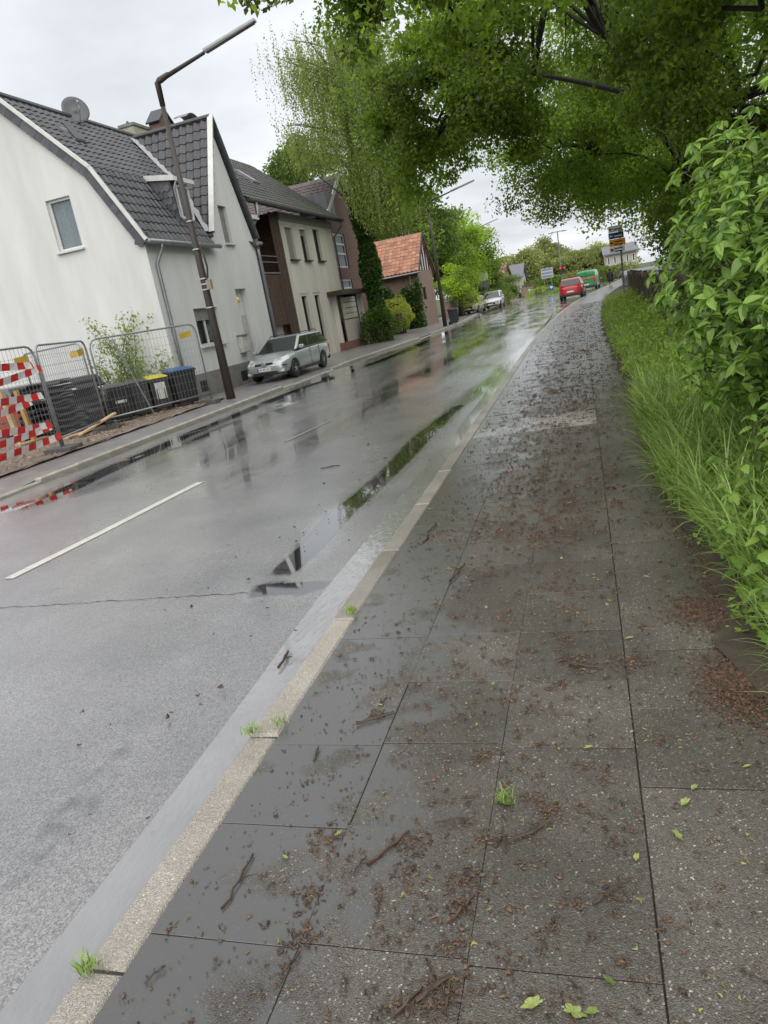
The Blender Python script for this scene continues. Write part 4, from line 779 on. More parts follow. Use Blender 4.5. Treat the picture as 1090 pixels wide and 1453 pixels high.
# ------------------------------------------------------------------ cars
m_tyre = mat('tyre', (.018, .018, .018), .65, .2); m_rim = mat('rim', (.5, .51, .52), .3, .08, metal=.7); m_cglass = glass('car_glass', (.02, .026, .026), .12)
m_blackp = mat('black_plastic', (.02, .02, .021), .45, .15); m_head = mat('headlight', (.62, .64, .6), .12, .15, 20, spec=.8); m_tail = mat('tail_light', (.55, .02, .015), .2, .1); m_plateW = mat('number_plate', (.75, .75, .73), .4, .05); m_blue = mat('plate_blue', (.02, .08, .4), .4)
def car(loc, rz, label, st, cab, axles, r, paint, wsplit=(.34, .62), rails=False, plate='', detail=True, front=None, spec_tail=(.5, .85), group=None, name='parked_car', rear_glass=(.1, .85), dark_rear_side=False):
    t = root(name, loc, label, 'car', group, rz)
    sec = lambda x, w, zl, zs, zt: [(x, 0, zl), (x, w * .8, zl), (x, w * .95, zl + .06), (x, w * .99, zl + .2), (x, w, (zl + zs) / 2), (x, w * .985, zs - .1), (x, w * .93, zs - .01), (x, w * .55, zt), (x, 0, zt + .01)]
    mb = MB(); n = 16
    for s_ in st:
        h = sec(*s_); full = h + [(a, -b, c) for a, b, c in reversed(h[1:-1])]; mb.v += full
    for i in range(len(st) - 1):
        for k in range(n): k2 = (k + 1) % n; mb.f.append((i * n + k, i * n + k2, (i + 1) * n + k2, (i + 1) * n + k))
    mb.f.append(tuple(reversed(range(n)))); mb.f.append(tuple((len(st) - 1) * n + k for k in range(n)))
    body = obj('body', mb, paint, t, local=True, smooth=True, subsurf=2)
    W = max(s_[1] for s_ in st); bm_ = bmesh.new(); bm_.from_mesh(body.data); bmesh.ops.recalc_face_normals(bm_, faces=bm_.faces); bm_.to_mesh(body.data); bm_.free()
    # wheel housings cut out of the body
    cut = MB()
    for ax in axles:
        for s in (-1, 1): cut.lathe([(r + .05, s * (W - .28)), (r + .05, s * (W + .2))], (ax, 0, r), 28, 'Y')
    cme = bpy.data.meshes.new('cut'); cme.from_pydata(cut.v, [], cut.f); cme.materials.append(m_blackp); bm_ = bmesh.new(); bm_.from_mesh(cme); bmesh.ops.recalc_face_normals(bm_, faces=bm_.faces); bm_.to_mesh(cme); bm_.free()
    co = bpy.data.objects.new('cut', cme); COL.objects.link(co); co.parent = t
    md = body.modifiers.new('w', 'BOOLEAN'); md.object = co; md.operation = 'DIFFERENCE'; md.solver = 'EXACT'
    bpy.context.view_layer.update(); dg = bpy.context.evaluated_depsgraph_get(); nm = bpy.data.meshes.new_from_object(body.evaluated_get(dg)); body.modifiers.clear(); body.data = nm; bpy.data.objects.remove(co)
    x0, x1, x2, x3, zb, zt, wb, wt = cab
    top = [(x1, wt, zt - .03), ((x1 + x2) / 2, wt * 1.02, zt), (x2, wt, zt - .03)]
    cb_ = MB(); P8 = []
    for s in (1, -1): P8 += [(x0, s * wb, zb), (x1, s * wt, zt - .02), ((x1 + x2) / 2, s * wt * 1.02, zt), (x2, s * wt, zt - .03), (x3, s * wb * .95, zb)]
    cb_.add(P8, [(0, 1, 2, 3, 4), (9, 8, 7, 6, 5), (0, 5, 6, 1), (1, 6, 7, 2), (2, 7, 8, 3), (3, 8, 9, 4), (0, 4, 9, 5)]); obj('cabin', cb_, paint, t, local=True, bevel=.07, seg=4, smooth=True)
    xf = lambda q: x0 + (x1 - x0) * q; xr = lambda q: x3 + (x2 - x3) * q; yy = lambda q: wb + (wt - wb) * q + .006; zz = lambda q: zb + (zt - .02 - zb) * q
    def pan(nm_, pts, m, th=.006): obj(nm_, MB().prism(pts, (0, 0, th) if False else (0, 0, .001)), m, t, local=True)
    # windscreen and rear window
    def across(nm_, xa, xb, q0, q1, off, m=m_cglass):
        pts = [];
        for q, sgn in ((q0, 1), (q0, -1), (q1, -1), (q1, 1)): pts.append(Vector((xa + (xb - xa) * q + off, sgn * (yy(q) - .075), zz(q) + .008)))
        obj(nm_, MB().prism(pts, (off * .4, 0, .004)), m, t, local=True)
    across('windscreen', x0, x1, .03, .93, .012); across('rear_window', x3, x2, rear_glass[0], rear_glass[1], -.012)
    sp = [0] + list(wsplit) + [1]
    for s in (1, -1):
        for i in range(len(sp) - 1):
            pts = []; q0, q1 = .07, .86
            for q, u in ((q0, sp[i]), (q0, sp[i + 1]), (q1, sp[i + 1]), (q1, sp[i])):
                fx, rx = xf(q) - .1, xr(q) + .1; x = fx + (rx - fx) * (u + (.012 if u == sp[i] and i else (-.012 if u == sp[i + 1] and i < len(sp) - 2 else 0))); pts.append(Vector((x, s * yy(q), zz(q))))
            obj('side_window', MB().prism(pts, (0, s * .005, 0)), m_cglass, t, local=True)
        if detail:
            obj('mirror', MB().box((x0 - .2, s * (W + .1), zb + .08), (.12, .2, .13)), paint, t, local=True, bevel=.04, seg=3); obj('mirror_arm', MB().box((x0 - .2, s * (W - .02), zb + .03), (.06, .14, .05)), m_blackp, t, local=True)
            for u in wsplit[:2]:
                hx = xf(.1) + (xr(.1) - xf(.1)) * u + .12; obj('door_handle', MB().box((hx, s * (W + .0), zb - .13), (.16, .03, .035)), paint, t, local=True, bevel=.01)
                sx = hx - .13; obj('door_seam', MB().box((sx, s * (W - .005), (zb + .3) / 2), (.008, .02, zb - .36)), m_blackp, t, local=True)
            obj('side_strip', MB().box(((axles[0] + axles[1]) / 2, s * (W + .002), .52), (axles[0] - axles[1] - 2 * r - .25, .02, .035)), m_rim, t, local=True)
            obj('sill', MB().box(((axles[0] + axles[1]) / 2, s * (W - .04), .235), (axles[0] - axles[1] - 2 * r - .12, .06, .09)), m_blackp, t, local=True)
        if rails: obj('roof_rail', MB().tube([(x1 - .15, s * (wt - .02), zt - .01), (x1 - .3, s * (wt - .02), zt + .05), (x2 + .35, s * (wt - .02), zt + .05), (x2 + .2, s * (wt - .02), zt - .01)], .016, 6), m_blackp, t, local=True)
        for ax in axles:
            wy = s * (W - .11); w_ = obj('wheel', MB().lathe([(r * .62, -.1), (r * .94, -.1), (r, -.06), (r, .06), (r * .94, .1), (r * .62, .1)], (ax, wy, r), 28, 'Y'), m_tyre, t, local=True, smooth=False, bevel=.008)
            rm = MB().lathe([(r * .66, s * .02), (r * .66, s * .095), (r * .6, s * .095), (r * .58, s * .04)], (ax, wy, r), 24, 'Y').lathe([(.06, s * .03), (.06, s * .1), (.03, s * .105)], (ax, wy, r), 12, 'Y')
            for k in range(7): a = k * 2 * math.pi / 7 + .3; c_, s_ = math.cos(a), math.sin(a); rm.beam((ax + .04 * c_, wy + s * .085, r + .04 * s_), (ax + r * .62 * c_, wy + s * .085, r + r * .62 * s_), .055, .03, up=(0, 1, 0))
            obj('rim', rm, m_rim, w_, local=True)
    fx_, rx_ = st[-1][0], st[0][0]; wF = st[-1][1]
    if front: front(t, fx_, W)
    else:
        for s in (1, -1): obj('headlight', MB().box((fx_ - .12, s * W * .68, .68), (.2, .34, .16)), m_head, t, local=True, bevel=.04, seg=3)
        obj('grille', MB().box((fx_ - .005, 0, .55), (.05, .85, .16)), m_blackp, t, local=True, bevel=.02); obj('lower_grille', MB().box((fx_ - .02, 0, .34), (.06, 1.2, .1)), m_blackp, t, local=True)
        obj('number_plate', MB().box((fx_ + .03, 0, .46), (.02, .52, .11)), m_plateW, t, local=True)
    for s in (1, -1): obj('tail_light', MB().box((rx_ + .09, s * W * .80, (spec_tail[0] + spec_tail[1]) / 2), (.16, .2, spec_tail[1] - spec_tail[0])), m_tail, t, local=True, bevel=.03)
    rp_ = obj('number_plate', MB().box((rx_ - .012, 0, .62), (.02, .52, .11)), m_plateW, t, local=True); obj('rear_bumper', MB().box((rx_ + .02, 0, .36), (.14, W * 1.7, .16)), m_blackp, t, local=True, bevel=.03)
    return t
def carpaint(name, c, metal=.0): return mat(name, c, .28, .05, 2, metal=metal, spec=.6, coat=.6)
m_silver = carpaint('silver_paint', (.42, .46, .46), .45)
def focus_front(t, fx, W):
    for s in (1, -1):
        obj('headlight', MB().prism([(fx - .50, s * .80, .66), (fx - .16, s * .70, .60), (fx - .04, s * .38, .60), (fx - .2, s * .36, .70), (fx - .62, s * .74, .80)], (.03, s * .01, .03)), m_head, t, local=True, bevel=.012)
        obj('fog_lamp', MB().box((fx - .1, s * .62, .35), (.08, .2, .1)), m_head, t, local=True, bevel=.03); obj('bumper_strip', MB().box((fx - .13, s * .66, .53), (.1, .3, .035)), m_blackp, t, local=True)
    g_ = obj('grille', MB().box((fx - .03, 0, .635), (.06, .7, .075)), m_blackp, t, local=True, bevel=.025); obj('badge', MB().lathe([(.09, 0), (.09, .02), (.07, .025)], (fx + .005, 0, .635), 16, 'X'), m_rim, g_, local=True)
    obj('lower_grille', MB().box((fx - .03, 0, .31), (.08, .95, .12)), m_blackp, t, local=True, bevel=.02); p = obj('number_plate', MB().box((fx + .02, 0, .46), (.015, .52, .115)), m_plateW, t, local=True)
    obj('plate_band', MB().box((fx + .021, -.24, .46), (.016, .045, .113)), m_blue, p, local=True); text_mesh('plate_text', 'GE AR 241', .095, m_blackp, p, (fx + .031, .02, .46), (R_(90), 0, R_(90)))
    for s in (0, .35): obj('wiper', MB().beam((fx - 1.18, -.45 + s * 1.2, .965), (fx - 1.45, .05 + s * 1.2, 1.12), .02, .015), m_blackp, t, local=True)
st_est = [(-2.22, .62, .42, .80, .84), (-2.17, .80, .32, .92, .96), (-1.7, .845, .23, .965, .99), (-.9, .85, .2, .96, .985), (.1, .85, .2, .94, .97), (.8, .85, .2, .915, .96), (1.25, .85, .2, .87, .93), (1.75, .82, .22, .765, .84), (2.08, .74, .24, .66, .715), (2.2, .6, .3, .58, .63)]
axx = Vector((-9.83, 25.25, 0)); hd = math.atan2(-1, -.045)
car((-10.62, 25.3, .01), hd, 'silver estate car parked on the pavement in front of the white house', st_est, (1.05, .22, -1.72, -2.14, .93, 1.44, .81, .64), (1.37, -1.245), .31, m_silver, rails=True, front=focus_front)
m_whitec = carpaint('white_paint', (.62, .62, .63), .1); m_red = carpaint('red_paint', (.5, .015, .02)); m_gold = carpaint('gold_paint', (.38, .3, .16), .2); m_green = carpaint('green_paint', (.02, .22, .08)); m_dgrey = carpaint('dark_grey_paint', (.1, .11, .12), .3)
st_suv = [(-2.1, .62, .45, .9, .95), (-2.03, .82, .36, 1.0, 1.04), (-1.2, .89, .28, 1.03, 1.06), (0, .9, .27, 1.01, 1.05), (.8, .9, .27, .99, 1.04), (1.3, .88, .27, .94, 1.02), (1.85, .82, .29, .82, .92), (2.08, .66, .36, .62, .72)]
cab_suv = (1.0, .25, -1.5, -2.0, 1.02, 1.6, .84, .66)
car((-8.05, 71.3, -.02), R_(-92), 'white car facing the camera on the road by the billboard', st_suv, cab_suv, (1.3, -1.3), .33, m_whitec, name='oncoming_car')
rc = (G(800, 428, -.1) + G(828, 424, -.1)) / 2
car((-.62, 59.6 + 2.1, -.06), R_(90 - 4.5), 'red car seen from behind in the right lane', st_suv, cab_suv, (1.3, -1.3), .34, m_red, spec_tail=(.85, 1.2), name='driving_car')
gc = G(668, 446); car((gc.x, gc.y + 2, 0), R_(-95), 'gold car parked on the pavement beyond the low brick wall', st_est, (1.05, .22, -1.72, -2.14, .93, 1.44, .81, .64), (1.37, -1.245), .31, m_gold)
car((-16.2, 17.9, .02), R_(-20), 'grey car standing in the yard behind the black plates', st_est, (1.05, .22, -1.72, -2.14, .93, 1.44, .81, .64), (1.37, -1.245), .31, m_dgrey)
dc = G(748, 419); car((dc.x - 1, dc.y, 0), R_(-60), 'small pale car parked far off by the brick wall', st_suv, cab_suv, (1.3, -1.3), .33, m_whitec, detail=False)
# green van, tall boxy body
st_van = [(-2.5, .86, .45, 1.9, 1.97), (-2.46, .93, .38, 1.94, 2.0), (-1.2, .97, .3, 1.95, 2.02), (.6, .97, .3, 1.93, 2.0), (1.2, .96, .3, 1.5, 1.6), (1.6, .95, .3, 1.1, 1.2), (2.3, .85, .32, .9, 1.0), (2.48, .7, .4, .7, .8)]
vx = (P(836, 400, Y=79)).x
vt = car((vx, 81.5, -.06), R_(90 - 6.5), 'green panel van seen from behind driving ahead of the red car', st_van, (1.62, .9, .3, -.1, 1.35, 2.0, .9, .8), (1.6, -1.5), .34, m_green, wsplit=(.5,), spec_tail=(.8, 1.45), name='delivery_van', detail=False)
vt['category'] = 'van'; obj('door_seam', MB().box((-2.515, 0, 1.15), (.02, .015, 1.5)), m_blackp, vt, local=True); obj('roof_band', MB().box((-2.51, 0, 1.52), (.03, 1.5, .03)), m_blackp, vt, local=True)
obj('reflector_strip', MB().box((-2.515, 0, 1.25), (.02, 1.7, .09)), mat('reflector', (.7, .2, .08), .3), vt, local=True)

# ------------------------------------------------------------------ pedestrian in a black coat, seen from behind
def person(loc, rz):
    t = root('person', loc, 'person in a long black coat walking away along the pavement', 'person', rz=rz)
    J = {'pel': ((0, 0, .93), .13), 'sp': ((0, 0, 1.15), .13), 'ch': ((.0, 0, 1.36), .15), 'nk': ((.0, 0, 1.48), .055), 'hd': ((.02, 0, 1.6), .085), 'hd2': ((.02, 0, 1.68), .075),
         'ls': ((0, .17, 1.4), .06), 'le': ((-.04, .24, 1.13), .045), 'lh': ((.08, .25, .9), .035), 'rs': ((0, -.17, 1.4), .06), 're': ((-.06, -.24, 1.13), .045), 'rh': ((.02, -.26, .88), .035),
         'lk': ((.1, .09, .5), .06), 'la': ((.02, .09, .09), .04), 'lt': ((.16, .1, .03), .035), 'rk': ((-.02, -.09, .49), .06), 'ra': ((-.24, -.09, .14), .04), 'rt': ((-.14, -.1, .04), .035), 'lhip': ((0, .09, .88), .09), 'rhip': ((0, -.09, .88), .09)}
    E = [('pel', 'sp'), ('sp', 'ch'), ('ch', 'nk'), ('nk', 'hd'), ('hd', 'hd2'), ('ch', 'ls'), ('ls', 'le'), ('le', 'lh'), ('ch', 'rs'), ('rs', 're'), ('re', 'rh'), ('pel', 'lhip'), ('lhip', 'lk'), ('lk', 'la'), ('la', 'lt'), ('pel', 'rhip'), ('rhip', 'rk'), ('rk', 'ra'), ('ra', 'rt')]
    ks = list(J); me = bpy.data.meshes.new('body'); me.from_pydata([J[k][0] for k in ks], [(ks.index(a), ks.index(b)) for a, b in E], []); me.materials.append(mat('skin', (.45, .28, .2), .5))
    o = bpy.data.objects.new('body', me); COL.objects.link(o); o.parent = t; md = o.modifiers.new('k', 'SKIN'); md.use_smooth_shade = True
    for i, k in enumerate(ks): me.skin_vertices[0].data[i].radius = (J[k][1],) * 2; me.skin_vertices[0].data[i].use_root = (i == 0)
    o.modifiers.new('s', 'SUBSURF').levels = 1
    mc = mat('black_coat', (.012, .012, .014), .8, .2)
    obj('coat', MB().lathe([(.26, .52), (.24, .75), (.2, 1.05), (.215, 1.35), (.13, 1.47), (.08, 1.52)], (0, 0, 0), 14).tube([(0, .17, 1.42), (-.04, .25, 1.13), (.08, .26, .93)], [.085, .07, .055], 8).tube([(0, -.17, 1.42), (-.06, -.25, 1.13), (.02, -.27, .92)], [.085, .07, .055], 8), mc, t, local=True, smooth=True)
    obj('hair', MB().lathe([(.06, 1.5), (.105, 1.58), (.11, 1.67), (.085, 1.745), (.02, 1.77)], (-.012, 0, 0), 12), mat('dark_hair', (.015, .01, .008), .5), t, local=True, smooth=True)
    for s, p in ((1, (.09, .095, .045)), (-1, (-.19, -.095, .07))): obj('shoe', MB().box(p, (.26, .1, .09)), mc, t, local=True, bevel=.03)
    obj('bag', MB().box((.0, -.34, .82), (.3, .1, .26)), mat('bag', (.05, .045, .045), .7), t, local=True, bevel=.03)
gp = G(867, 407); person((gp.x, gp.y, 0), R_(85))

# ------------------------------------------------------------------ signs
m_spole = mat('sign_pole', (.16, .16, .16), .5); m_sw = mat('sign_white', (.72, .73, .74), .4); m_sy = mat('sign_yellow', (.75, .35, .02), .4); m_sb = mat('sign_blue', (.015, .04, .2), .4); m_ink = mat('sign_ink', (.02, .02, .025), .5)
SYY = 47.0; a = P(884, 392, Y=SYY); sg_ = root('direction_sign', (a.x, SYY, 0), 'post with stacked white, blue and orange direction boards above the wooden fence', 'sign')
tp = P(876, 322, Y=SYY); obj('post', MB().tube([(a.x, SYY, 0), (a.x, SYY, tp.z + .25)], .06, 8), m_spole, sg_)
def arrow(par, x, z, s, y, m): obj('arrow', MB().add([(x - s, y, z), (x, y, z + s), (x, y, z + s * .35), (x + s, y, z + s * .35), (x + s, y, z - s * .35), (x, y, z - s * .35), (x, y, z - s)], [(0, 1, 2, 3, 4, 5, 6)]), m, par)
bd = [((865, 320), (884, 334), m_sw, m_ink), ((866, 329), (886, 336), m_sb, m_sw), ((867, 336), (887, 346), m_sy, m_ink), ((870, 347), (886, 353), m_sw, m_ink)]
zz_ = tp.z + .1
for i, (wd_, ht_, mm_, im_) in enumerate(((.8, .36, m_sw, m_ink), (.82, .32, m_sb, m_sw), (.9, .4, m_sy, m_ink), (.84, .3, m_sw, m_ink))):
    zc_ = zz_ - ht_ / 2; b_ = obj('board', MB().mm((a.x - .62, SYY - .08, zc_ - ht_ / 2), (a.x - .62 + wd_, SYY - .05, zc_ + ht_ / 2)), mm_, sg_, bevel=.01)
    if i == 1: obj('border', MB().mm((a.x - .64, SYY - .075, zc_ - ht_ / 2 - .02), (a.x - .60 + wd_, SYY - .055, zc_ + ht_ / 2 + .02)), m_sw, b_)
    arrow(b_, a.x - .5, zc_, .09, SYY - .085, im_)
    for k in range(1 if i in (0, 1) else 2): obj('text_line', MB().mm((a.x - .33, SYY - .086, zc_ - .03 + (k - .5) * .16 * (i > 1) - .03), (a.x + .12, SYY - .084, zc_ + .03 + (k - .5) * .16 * (i > 1) - .03)), im_, b_)
    zz_ -= ht_ + .035
# billboard sign far left
by = 76.; a = P(683, 438, Y=by); bl = root('billboard', (a.x, by, 0), 'grey two-panel roadside board on a post behind the white car', 'sign')
obj('post', MB().tube([(a.x, by, 0), (a.x, by, 2.4)], .09, 8), m_pole, bl); b1 = P(672, 400, Y=by); b2 = P(692, 389, Y=by)
obj('upper_panel', MB().mm((b1.x, by - .1, b2.z - .55), (b2.x, by - .02, b2.z + .15)), mat('board_pale', (.5, .52, .54), .4), bl); obj('lower_panel', MB().mm((b1.x, by - .1, b2.z - 1.35), (b2.x, by - .02, b2.z - .62)), mat('board_dark', (.12, .13, .13), .5), bl)
obj('bird_table', MB().mm((a.x - .6, by - .3, 1.95), (a.x + .6, by + .3, 2.1)), m_dwood, bl); obj('brace', MB().tube([(a.x, by, 2.3), (a.x, by, b2.z)], .06, 8), m_pole, bl)
# traffic light, mast lamp, small signs at the junction
ty = 108.; a = P(799, 411, Y=ty); tl = root('traffic_light', (a.x, ty, 0), 'tall mast with double lamp arms and traffic lights showing red at the junction', 'traffic light'); tz = P(792, 329, Y=ty).z
obj('mast', MB().tube([(a.x, ty, 0), (a.x, ty, tz)], [.12, .07], 8), m_spole, tl); obj('lamp_arm', MB().tube([(a.x - .9, ty, tz + .05), (a.x + .9, ty, tz + .05)], .05, 6).box((a.x - .9, ty, tz), (.7, .25, .1)).box((a.x + .9, ty, tz), (.7, .25, .1)), m_spole, tl)
lz = P(795, 384, Y=ty).z; sh = obj('signal_head', MB().box((a.x - .05, ty - .2, lz), (.4, .25, 1.1)).box((a.x + .5, ty - .2, lz), (.35, .25, 1.0)), m_blackp, tl)
m_redl = mat('red_signal', (.8, .03, .01), .3); nb = m_redl.node_tree.nodes['Principled BSDF']; nb.inputs['Emission Color'].default_value = (1, .05, .02, 1); nb.inputs['Emission Strength'].default_value = .25
obj('red_lens', MB().lathe([(.13, 0), (.13, -.03)], (a.x - .05, ty - .33, lz + .35), 12, 'Y').lathe([(.12, 0), (.12, -.03)], (a.x + .5, ty - .33, lz + .3), 12, 'Y'), m_redl, sh)
ky = 96.; a = P(783, 417, Y=ky); ks_ = root('keep_right_sign', (a.x, ky, 0), 'round blue traffic sign on the planted island', 'sign'); c_ = P(783, 411, Y=ky)
obj('post', MB().tube([(a.x, ky, 0), (a.x, ky, c_.z + .3)], .04, 6), m_spole, ks_); dk_ = obj('disc', MB().lathe([(.3, 0), (.3, -.03)], (c_.x, ky - .05, max(c_.z, .75)), 20, 'Y'), mat('traffic_blue', (.01, .08, .5), .35), ks_); arrow(dk_, c_.x, max(c_.z, .75), .2, ky - .09, m_sw)
jy = 112.; a = P(776, 412, Y=jy); js = root('route_sign', (a.x, jy, 0), 'large blue and white route board near the junction trees', 'sign'); u, v = P(769, 396, Y=jy), P(784, 379, Y=jy)
obj('post', MB().tube([(u.x + .3, jy, 0), (u.x + .3, jy, v.z)], .06, 6), m_spole, js); obj('post', MB().tube([(v.x - .3, jy, 0), (v.x - .3, jy, v.z)], .06, 6), m_spole, js); bo = obj('board', MB().mm((u.x, jy - .1, u.z), (v.x, jy - .07, v.z)), mat('board_grey', (.42, .43, .45), .5), js)
for i in range(3): obj('legend', MB().mm((u.x + .12, jy - .11, u.z + .12 + i * (v.z - u.z) / 3), (v.x - .12, jy - .102, u.z - .08 + (i + 1) * (v.z - u.z) / 3)), mat('legend_grey_blue', (.16, .2, .27), .5), bo)

# ------------------------------------------------------------------ brick pillar, low wall, far houses
g = G(566, 474); pz = P(566, 446, Y=g.y).z; pil = root('brick_pillar', (g.x, g.y, 0), 'square brick pillar with a stone cap between yellow-green shrubs', 'pillar'); m_brickp = brickmat('brick_brown', (.16, .1, .08), (.1, .07, .055), (.18, .16, .14))
obj('shaft', MB().box((g.x, g.y, pz / 2), (.75, .75, pz)), m_brickp, pil); obj('cap', MB().box((g.x, g.y, pz + .04), (.85, .85, .08)), m_plinth, pil, bevel=.01)
a, b = G(640, 456), G(668, 447); lw = root('low_wall', (a + b) / 2, 'low brick wall running along the pavement beyond the outbuilding', 'wall'); obj('wall', MB().beam(Vector((-10.9, 60, .7)), Vector((-10.6, 72, .7)), .25, 1.4), m_brick4, lw); obj('coping', MB().beam(Vector((-10.9, 60, 1.43)), Vector((-10.6, 72, 1.43)), .35, .07), m_plinth, lw)
def far_house(name, label, p0, p1, y, depth, eave_px, ridge_px, wallm, roofm, nwin, ridge_along_x=True):
    a, b = P(*p0, Y=y), P(*p1, Y=y); x0, x1 = a.x, b.x; ez = P(p1[0], eave_px, Y=y).z; rz_ = P(p1[0], ridge_px, Y=y).z; t = root(name, ((x0 + x1) / 2, y + depth / 2, 0), label, 'house')
    wins_ = [(x0 + (x1 - x0) * (i + .3) / nwin, x0 + (x1 - x0) * (i + .7) / nwin, ez * .55, ez * .85) for i in range(nwin)]
    obj('wall', wall2d((0, y, 0), (1, 0, 0), (0, -1, 0), [x0, x1], [(x0, ez), (x1, ez)], wins_, .15), wallm, t)
    for q in wins_: window(t, (0, y, 0), (1, 0, 0), (0, -1, 0), *q, depth=.12, fw=.1)
    ym = y + depth / 2; sw = [(y + .8 + i * depth / 3, y + .8 + i * depth / 3 + 1.1, ez * .5, ez * .8) for i in range(3)]
    obj('wall', wall2d((x1, 0, 0), (0, 1, 0), (1, 0, 0), [y, y + depth], [(y, ez), (ym, rz_ - .1), (y + depth, ez)], sw, .15), wallm if name != 'chapel' else m_brick4, t)
    for q in sw: window(t, (x1, 0, 0), (0, 1, 0), (1, 0, 0), *q, depth=.12, fw=.1)
    obj('wall', MB().quad((x0, y, 0), (x0, y + depth, 0), (x0, y + depth, ez), (x0, y, ez)).quad((x0, y + depth, 0), (x1, y + depth, 0), (x1, y + depth, ez), (x0, y + depth, ez)), wallm, t)
    r_ = obj('roof', MB().prism([(x0 - .4, y - .5, ez - .1), (x0 - .4, ym, rz_), (x0 - .4, y + depth + .5, ez - .1), (x0 - .4, y + depth + .5, ez - .3), (x0 - .4, ym, rz_ - .2), (x0 - .4, y - .5, ez - .3)], (x1 - x0 + .8, 0, 0)), roofm, t)
    return t, x0, x1, ez, rz_
m_peach = mat('peach_render', (.5, .26, .15), .7, .12); m_redroof = mat('red_roof', (.22, .12, .095), .6, .25, 2); m_greyroof = mat('grey_roof', (.13, .135, .145), .5, .2, 2)
far_house('peach_house', 'peach coloured house with reddish hipped roof beyond the billboard', (694, 415), (716, 412), 104, 9, 386, 371, m_peach, m_redroof, 3)
far_house('grey_roofed_house', 'pale house with a long grey pitched roof and brick gable near the junction', (714, 418), (741, 415), 112, 11, 391, 372, mat('pale_render', (.5, .48, .44), .7), m_greyroof, 4)
far_house('pale_block', 'pale building glimpsed under the tree canopy beyond the direction sign', (862, 400), (906, 396), 128, 12, 352, 340, mat('cream_render', (.42, .39, .34), .7), m_greyroof, 5)
far_house('grey_shed', 'low grey shed behind the wooden fence', (893, 400), (930, 392), 62, 8, 381, 377, mat('shed_grey', (.2, .22, .23), .6), mat('shed_roof', (.2, .21, .22), .5), 2)
a, b = G(742, 420), G(762, 414); bw = obj('garden_wall', MB().beam(G(742, 421) + Z * .6, G(764, 415) + Z * .6, .3, 1.2), m_brick4, label='low red brick garden wall by the far junction', cat='wall')
# distant filler: wooden palisade on the right
m_pal = mat('old_plank', (.045, .036, .024), .75, .4, 4, .4, 50, streak=True, col2=(.1, .085, .05), island=.35)
fn = root('wooden_fence', (2.05, 28, 0), 'weathered dark wooden palisade fence along the verge', 'fence')
y = 11.5
while y < 45:
    wd_ = .14 if y < 30 else .17; x = 1.93 + float(curve(y)) + random.gauss(0, .012); hh = 1.42 + random.uniform(-.05, .06)
    mb = MB(); w2 = wd_ * .46; c = Vector((x, y, 0)); vs_ = [(-.012, -w2, .02), (.012, -w2, .02), (.012, w2, .02), (-.012, w2, .02), (-.012, -w2, hh - .05), (.012, -w2, hh - .05), (.012, w2, hh - .05), (-.012, w2, hh - .05), (-.012, 0, hh), (.012, 0, hh)]
    tl_ = random.gauss(0, .015); vs_ = [(p[0] + tl_ * p[2], p[1] + random.uniform(-.004, .004), p[2]) for p in vs_]
    mb.add([Vector(p) + c for p in vs_], [(0, 3, 2, 1), (0, 1, 5, 4), (3, 0, 4, 8, 7), (1, 2, 6, 9, 5), (2, 3, 7, 6), (4, 5, 9, 8), (7, 8, 9, 6)]); obj('plank', mb, m_pal, fn); y += wd_
for z in (.45, 1.1): obj('rail', MB().tube([(1.98 + float(curve(q)), q, z) for q in range(11, 46, 3)], .035, 6), m_pal, fn)
for q in range(12, 45, 3): obj('post', MB().mm((2.0 + float(curve(q)), q - .06, 0), (2.12 + float(curve(q)), q + .06, 1.5)), m_pal, fn)
# ------------------------------------------------------------------ trees
m_bark = mat('bark', (.05, .042, .033), .85, .4, 6, .7, 25, streak=True); m_barkd = mat('wet_bark', (.022, .018, .014), .6, .3, 6, .6, 30, streak=True)
m_leafA = leafmat('canopy_leaf', (.11, .2, .026), .54, .3); m_leafB = leafmat('birch_leaf', (.16, .24, .07), .5, .2); m_leafC = leafmat('bright_leaf', (.16, .28, .035), .45, .25); m_leafD = leafmat('dark_leaf', (.09, .165, .032), .45, .3)
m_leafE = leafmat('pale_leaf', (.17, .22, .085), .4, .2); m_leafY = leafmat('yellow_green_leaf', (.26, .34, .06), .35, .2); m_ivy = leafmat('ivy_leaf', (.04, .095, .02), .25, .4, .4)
def limb(mb, a, b, r0, r1, bend=.12, n=5, up=.08, sides=7):
    a, b = Vector(a), Vector(b); ln = (b - a).length; off = Vector((random.gauss(0, 1), random.gauss(0, 1), random.gauss(0, .5))) * ln * bend; pts = []; rs = []
    for i in range(n + 1):
        u = i / n; w_ = 4 * u * (1 - u); pts.append(a.lerp(b, u) + off * w_ * .5 + Vector((0, 0, up * ln * w_))); rs.append(r0 + (r1 - r0) * u)
    mb.tube(pts, rs, sides, cap=False); return pts
